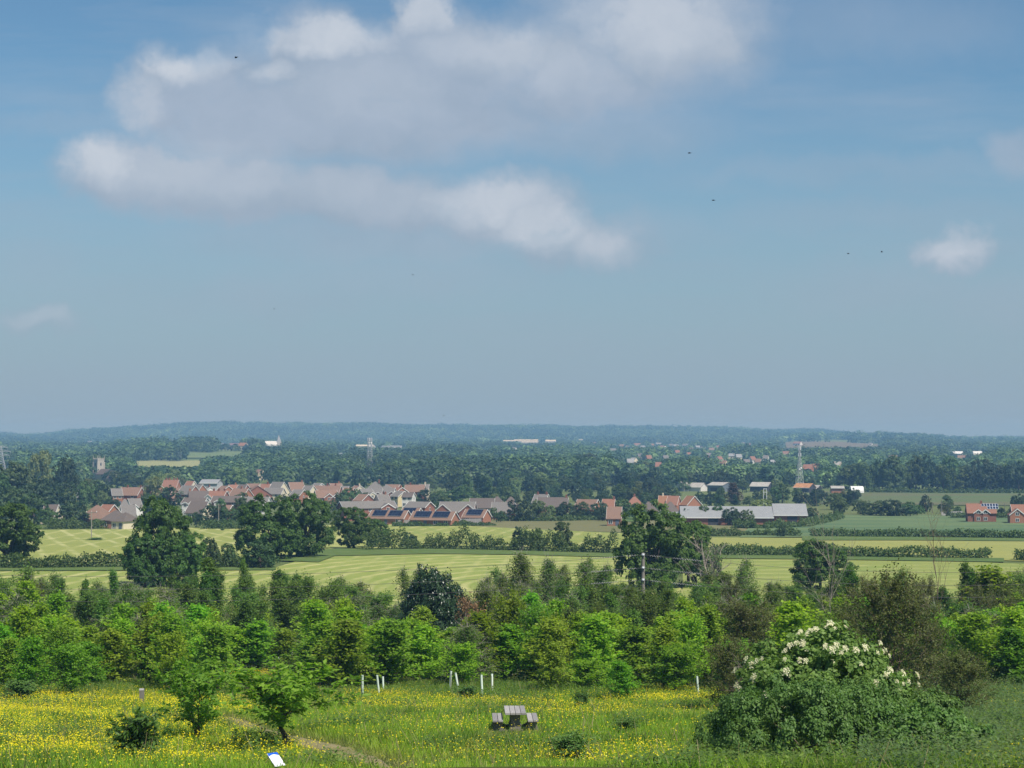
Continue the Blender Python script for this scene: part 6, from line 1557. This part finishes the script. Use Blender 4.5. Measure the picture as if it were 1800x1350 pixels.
# trodden path
def path_sheet(P, mat, lift):
    A = []
    for (c, r) in P:
        A.append((ground(c[0] - r * 1.0, c[1], 30), ground(c[0] + r * 1.0, c[1], 30)))
    V = []; nv = 9; rows_ = []
    for (l, r), (l2, r2) in zip(A[:-1], A[1:]):
        for k in range(6):
            f = k / 6; rows_.append((np.array(l) * (1 - f) + np.array(l2) * f, np.array(r) * (1 - f) + np.array(r2) * f))
    rows_.append((np.array(A[-1][0]), np.array(A[-1][1])))
    for l, r in rows_:
        for j in range(nv):
            q = l + (r - l) * (j / (nv - 1) + (0 if 0 < j < nv - 1 else rs.uniform(-.12, .12))); V.append((q[0], q[1], hgt(q[0], q[1]) + lift))
    nr = len(rows_); i = np.arange(nr - 1)[:, None] * nv + np.arange(nv - 1)[None, :]
    Q = np.stack([i, i + 1, i + nv + 1, i + nv], 2).reshape(-1, 4); return struct('path', mk_mesh('path', np.array(V), Q, mat, smooth=True))
pmat = patch_mat('trodden_path', (.20, .165, .085), (.25, .20, .11), (.15, .15, .06), (.4, .4, .4))
path_sheet(PATH, pmat, .02); path_sheet(PATH3, patch_mat('bare_earth', (.17, .125, .07), (.2, .15, .085), (.14, .13, .055), (.6, .6, .6)), .025)

# ------------------------------------------------------------------ sky
SUN_AZ, SUN_EL = R(138), R(56)          # clockwise from the view direction, above the horizon
world = bpy.data.worlds.new('World'); scene.world = world; world.use_nodes = True
nt = world.node_tree; nt.nodes.clear()
out = node(nt, 'ShaderNodeOutputWorld'); bg = node(nt, 'ShaderNodeBackground'); bg.inputs[1].default_value = SKY_STRENGTH
sky = node(nt, 'ShaderNodeTexSky', sky_type='NISHITA', sun_disc=False, sun_elevation=SUN_EL, sun_rotation=SUN_AZ, altitude=60, air_density=1.0, dust_density=.4, ozone_density=2.0)
tc = node(nt, 'ShaderNodeTexCoord').outputs['Generated']
sep = node(nt, 'ShaderNodeSeparateXYZ'); nt.links.new(tc, sep.inputs[0])
def math_(op, a, b=None, c=None, clamp=False):
    m = node(nt, 'ShaderNodeMath', operation=op); m.use_clamp = clamp
    for i, v in enumerate((a, b, c)):
        if v is None: continue
        if isinstance(v, (int, float)): m.inputs[i].default_value = v
        else: nt.links.new(v, m.inputs[i])
    return m.outputs[0]
yy = math_('MAXIMUM', math_('ABSOLUTE', sep.outputs[1]), .15)
u = math_('MULTIPLY', math_('DIVIDE', sep.outputs[0], yy), 10.0); v = math_('MULTIPLY', math_('DIVIDE', sep.outputs[2], yy), 10.0)   # tangent units x10
cb = node(nt, 'ShaderNodeCombineXYZ'); nt.links.new(u, cb.inputs[0]); nt.links.new(v, cb.inputs[1]); uv = cb.outputs[0]
def vmul(vec, s, loc=(0, 0, 0)):
    mp = node(nt, 'ShaderNodeMapping'); mp.inputs['Scale'].default_value = s; mp.inputs['Location'].default_value = loc; nt.links.new(vec, mp.inputs[0]); return mp.outputs[0]
def vop(op, a, b):
    n_ = node(nt, 'ShaderNodeVectorMath', operation=op)
    for i, q in enumerate((a, b)):
        if isinstance(q, tuple): n_.inputs[i].default_value = q
        else: nt.links.new(q, n_.inputs[i])
    return n_.outputs[0]
nz1 = node(nt, 'ShaderNodeTexNoise'); nz1.inputs['Scale'].default_value = 2.9; nz1.inputs['Detail'].default_value = 9; nz1.inputs['Roughness'].default_value = .60; nt.links.new(uv, nz1.inputs[0])
dis = vop('MULTIPLY', vop('SUBTRACT', nz1.outputs[1], (.5, .5, .5)), (.50, .30, 0))
uvd = vop('ADD', uv, dis)
def blobs(lst, vec):
    acc = None
    for (px, py, rx, ry, w, soft) in lst:
        cx, cy = (px - 900) / F * 10, (HOR - py) / F * 10; sx, sy = F / rx / 10, F / ry / 10
        mp = vmul(vec, (sx, sy, 0), (-cx * sx, -cy * sy, 0))
        ln = node(nt, 'ShaderNodeVectorMath', operation='LENGTH'); nt.links.new(mp, ln.inputs[0])
        mr = node(nt, 'ShaderNodeMapRange', interpolation_type='SMOOTHSTEP'); mr.inputs['From Min'].default_value = 1 + soft; mr.inputs['From Max'].default_value = 1 - soft
        mr.inputs['To Max'].default_value = w; nt.links.new(ln.outputs['Value'], mr.inputs[0])
        acc = mr.outputs[0] if acc is None else math_('MAXIMUM', acc, mr.outputs[0])
    return acc
BODY = [(300, 165, 100, 80, .9, .42), (420, 190, 190, 105, .85, .5), (560, 115, 125, 92, .95, .42), (740, 50, 66, 64, .95, .38), (780, 120, 180, 95, .95, .45), (640, 200, 360, 80, .9, .5), (950, 130, 280, 90, .85, .6), (1160, 50, 185, 115, .95, .7), (900, 215, 320, 62, .55, .7),
        (215, 300, 100, 62, .9, .45), (360, 315, 200, 58, .95, .45), (560, 340, 260, 56, .9, .5), (760, 360, 180, 50, .8, .5), (890, 372, 140, 60, .88, .45), (1010, 418, 140, 48, .78, .6), (760, 410, 380, 50, .5, .75), (1690, 437, 76, 36, .8, .5), (1790, 268, 56, 40, .55, .6), (75, 572, 68, 26, .45, .6), (1770, 530, 120, 44, .30, .8),
        (1560, 500, 180, 44, .25, .8), (480, 520, 200, 40, .28, .8), (60, 460, 90, 44, .22, .8), (700, 480, 260, 46, .28, .8), (1560, 380, 240, 26, .22, .8), (1500, 300, 300, 24, .20, .8), (120, 215, 150, 22, .22, .8), (1500, 40, 260, 60, .22, .8)]
BRIGHT = [(320, 112, 70, 30, .9, .6), (232, 180, 40, 55, .5, .7), (482, 130, 40, 22, .7, .7), (460, 62, 60, 26, .6, .7), (580, 66, 90, 32, .85, .6), (748, 18, 52, 38, .8, .6), (880, 84, 110, 40, .55, .7), (1000, 110, 90, 40, .35, .8), (185, 278, 56, 36, .8, .7), (300, 292, 120, 40, .5, .8), (450, 308, 120, 38, .38, .8), (600, 328, 130, 34, .32, .8), (700, 340, 90, 28, .25, .8), (870, 352, 110, 34, .75, .7), (950, 392, 84, 38, .75, .6), (1050, 420, 64, 34, .5, .75),
          (1150, 30, 140, 70, .75, .8), (1250, 60, 60, 60, .4, .8), (1690, 430, 62, 28, .7, .7), (75, 570, 54, 18, .4, .7), (640, 150, 120, 50, .25, .8)]
nz2 = noise(nt, 1.6, 6, .6, vmul(uv, (.34, 2.1, 1))); veil = ramp(nt, nz2, .42, .75)
body = blobs(BODY, uvd)
tex = noise(nt, 3.2, 7, .6, uvd)
edge = math_('MULTIPLY', math_('POWER', body, .8), math_('ADD', .70, math_('MULTIPLY', tex, .75)))
alpha = math_('MAXIMUM', math_('MINIMUM', edge, .95), math_('MULTIPLY', veil, .42), clamp=True)
bright = math_('MULTIPLY', blobs(BRIGHT, uvd), math_('ADD', .35, math_('MULTIPLY', tex, 1.25)), clamp=True)
lowv = node(nt, 'ShaderNodeMapRange'); lowv.inputs['From Min'].default_value = 0; lowv.inputs['From Max'].default_value = 1.6; nt.links.new(v, lowv.inputs[0])
shade = ramp(nt, noise(nt, 1.9, 5, .55, vmul(uvd, (.8, 1.5, 1), (3.1, 1.7, 0))), .36, .66)
gtop = mixc(nt, shade, CLOUD_SHADE, CLOUD_GREY)
graycol = mixc(nt, lowv.outputs[0], CLOUD_LOW, gtop)
ccol = mixc(nt, bright, graycol, CLOUD_WHITE)
skyc = mixc(nt, 1.0, sky.outputs[0], SKY_TINT, 'MULTIPLY')
cs = node(nt, 'ShaderNodeVectorMath', operation='SCALE'); cs.inputs['Scale'].default_value = 1 / SKY_STRENGTH; nt.links.new(ccol, cs.inputs[0])
hz = node(nt, 'ShaderNodeMapRange', interpolation_type='SMOOTHERSTEP'); hz.inputs['From Min'].default_value = 2.2; hz.inputs['From Max'].default_value = -.4; hz.inputs['To Max'].default_value = .95
nt.links.new(v, hz.inputs[0])
hcol = [q / SKY_STRENGTH for q in SKY_LOW]
skyc = mixc(nt, hz.outputs[0], skyc, hcol)
fin = mixc(nt, alpha, skyc, cs.outputs[0])
nt.links.new(fin, bg.inputs[0]); nt.links.new(bg.outputs[0], out.inputs[0])

sd = bpy.data.lights.new('sun', 'SUN'); sd.energy = SUN_E; sd.angle = R(.53); sd.color = (1.0, .955, .88)
so = link('sun', sd); d_ = Vector((math.sin(SUN_AZ) * math.cos(SUN_EL), math.cos(SUN_AZ) * math.cos(SUN_EL), math.sin(SUN_EL)))
so.rotation_euler = d_.to_track_quat('Z', 'Y').to_euler()

# ------------------------------------------------------------------ haze
m, nth, oh = new_mat('haze_air')
pv = node(nth, 'ShaderNodeVolumePrincipled'); pv.inputs['Color'].default_value = c4(HAZE_COL); pv.inputs['Density'].default_value = HAZE_D; pv.inputs['Anisotropy'].default_value = HAZE_G; pv.inputs['Absorption Color'].default_value = c4(HAZE_ABS)
nth.links.new(pv.outputs[0], oh.inputs['Volume'])
b = MB(); b.box(-4750, 4750, -62, 9200, -45, 24); o = b.build('haze', m); tag(o, 'thin blue summer haze over the whole valley', 'haze', kind='stuff')

# ------------------------------------------------------------------ camera and view
cd = bpy.data.cameras.new('camera'); cd.sensor_width = 36; cd.lens = F / 1800 * 36; cd.clip_start = 1; cd.clip_end = 30000
co_ = link('camera', cd, None, (0, 0, 0)); co_.rotation_euler = (R(90) + PITCH, 0, 0); scene.camera = co_
scene.view_settings.view_transform = 'Standard'; scene.view_settings.look = 'None'; scene.view_settings.exposure = EXPOSURE; scene.view_settings.gamma = 1
scene.cycles.use_denoising = True
scene.cycles.max_bounces = 6; scene.cycles.diffuse_bounces = 3; scene.cycles.transmission_bounces = 4; scene.cycles.volume_bounces = 0; scene.cycles.transparent_max_bounces = 8
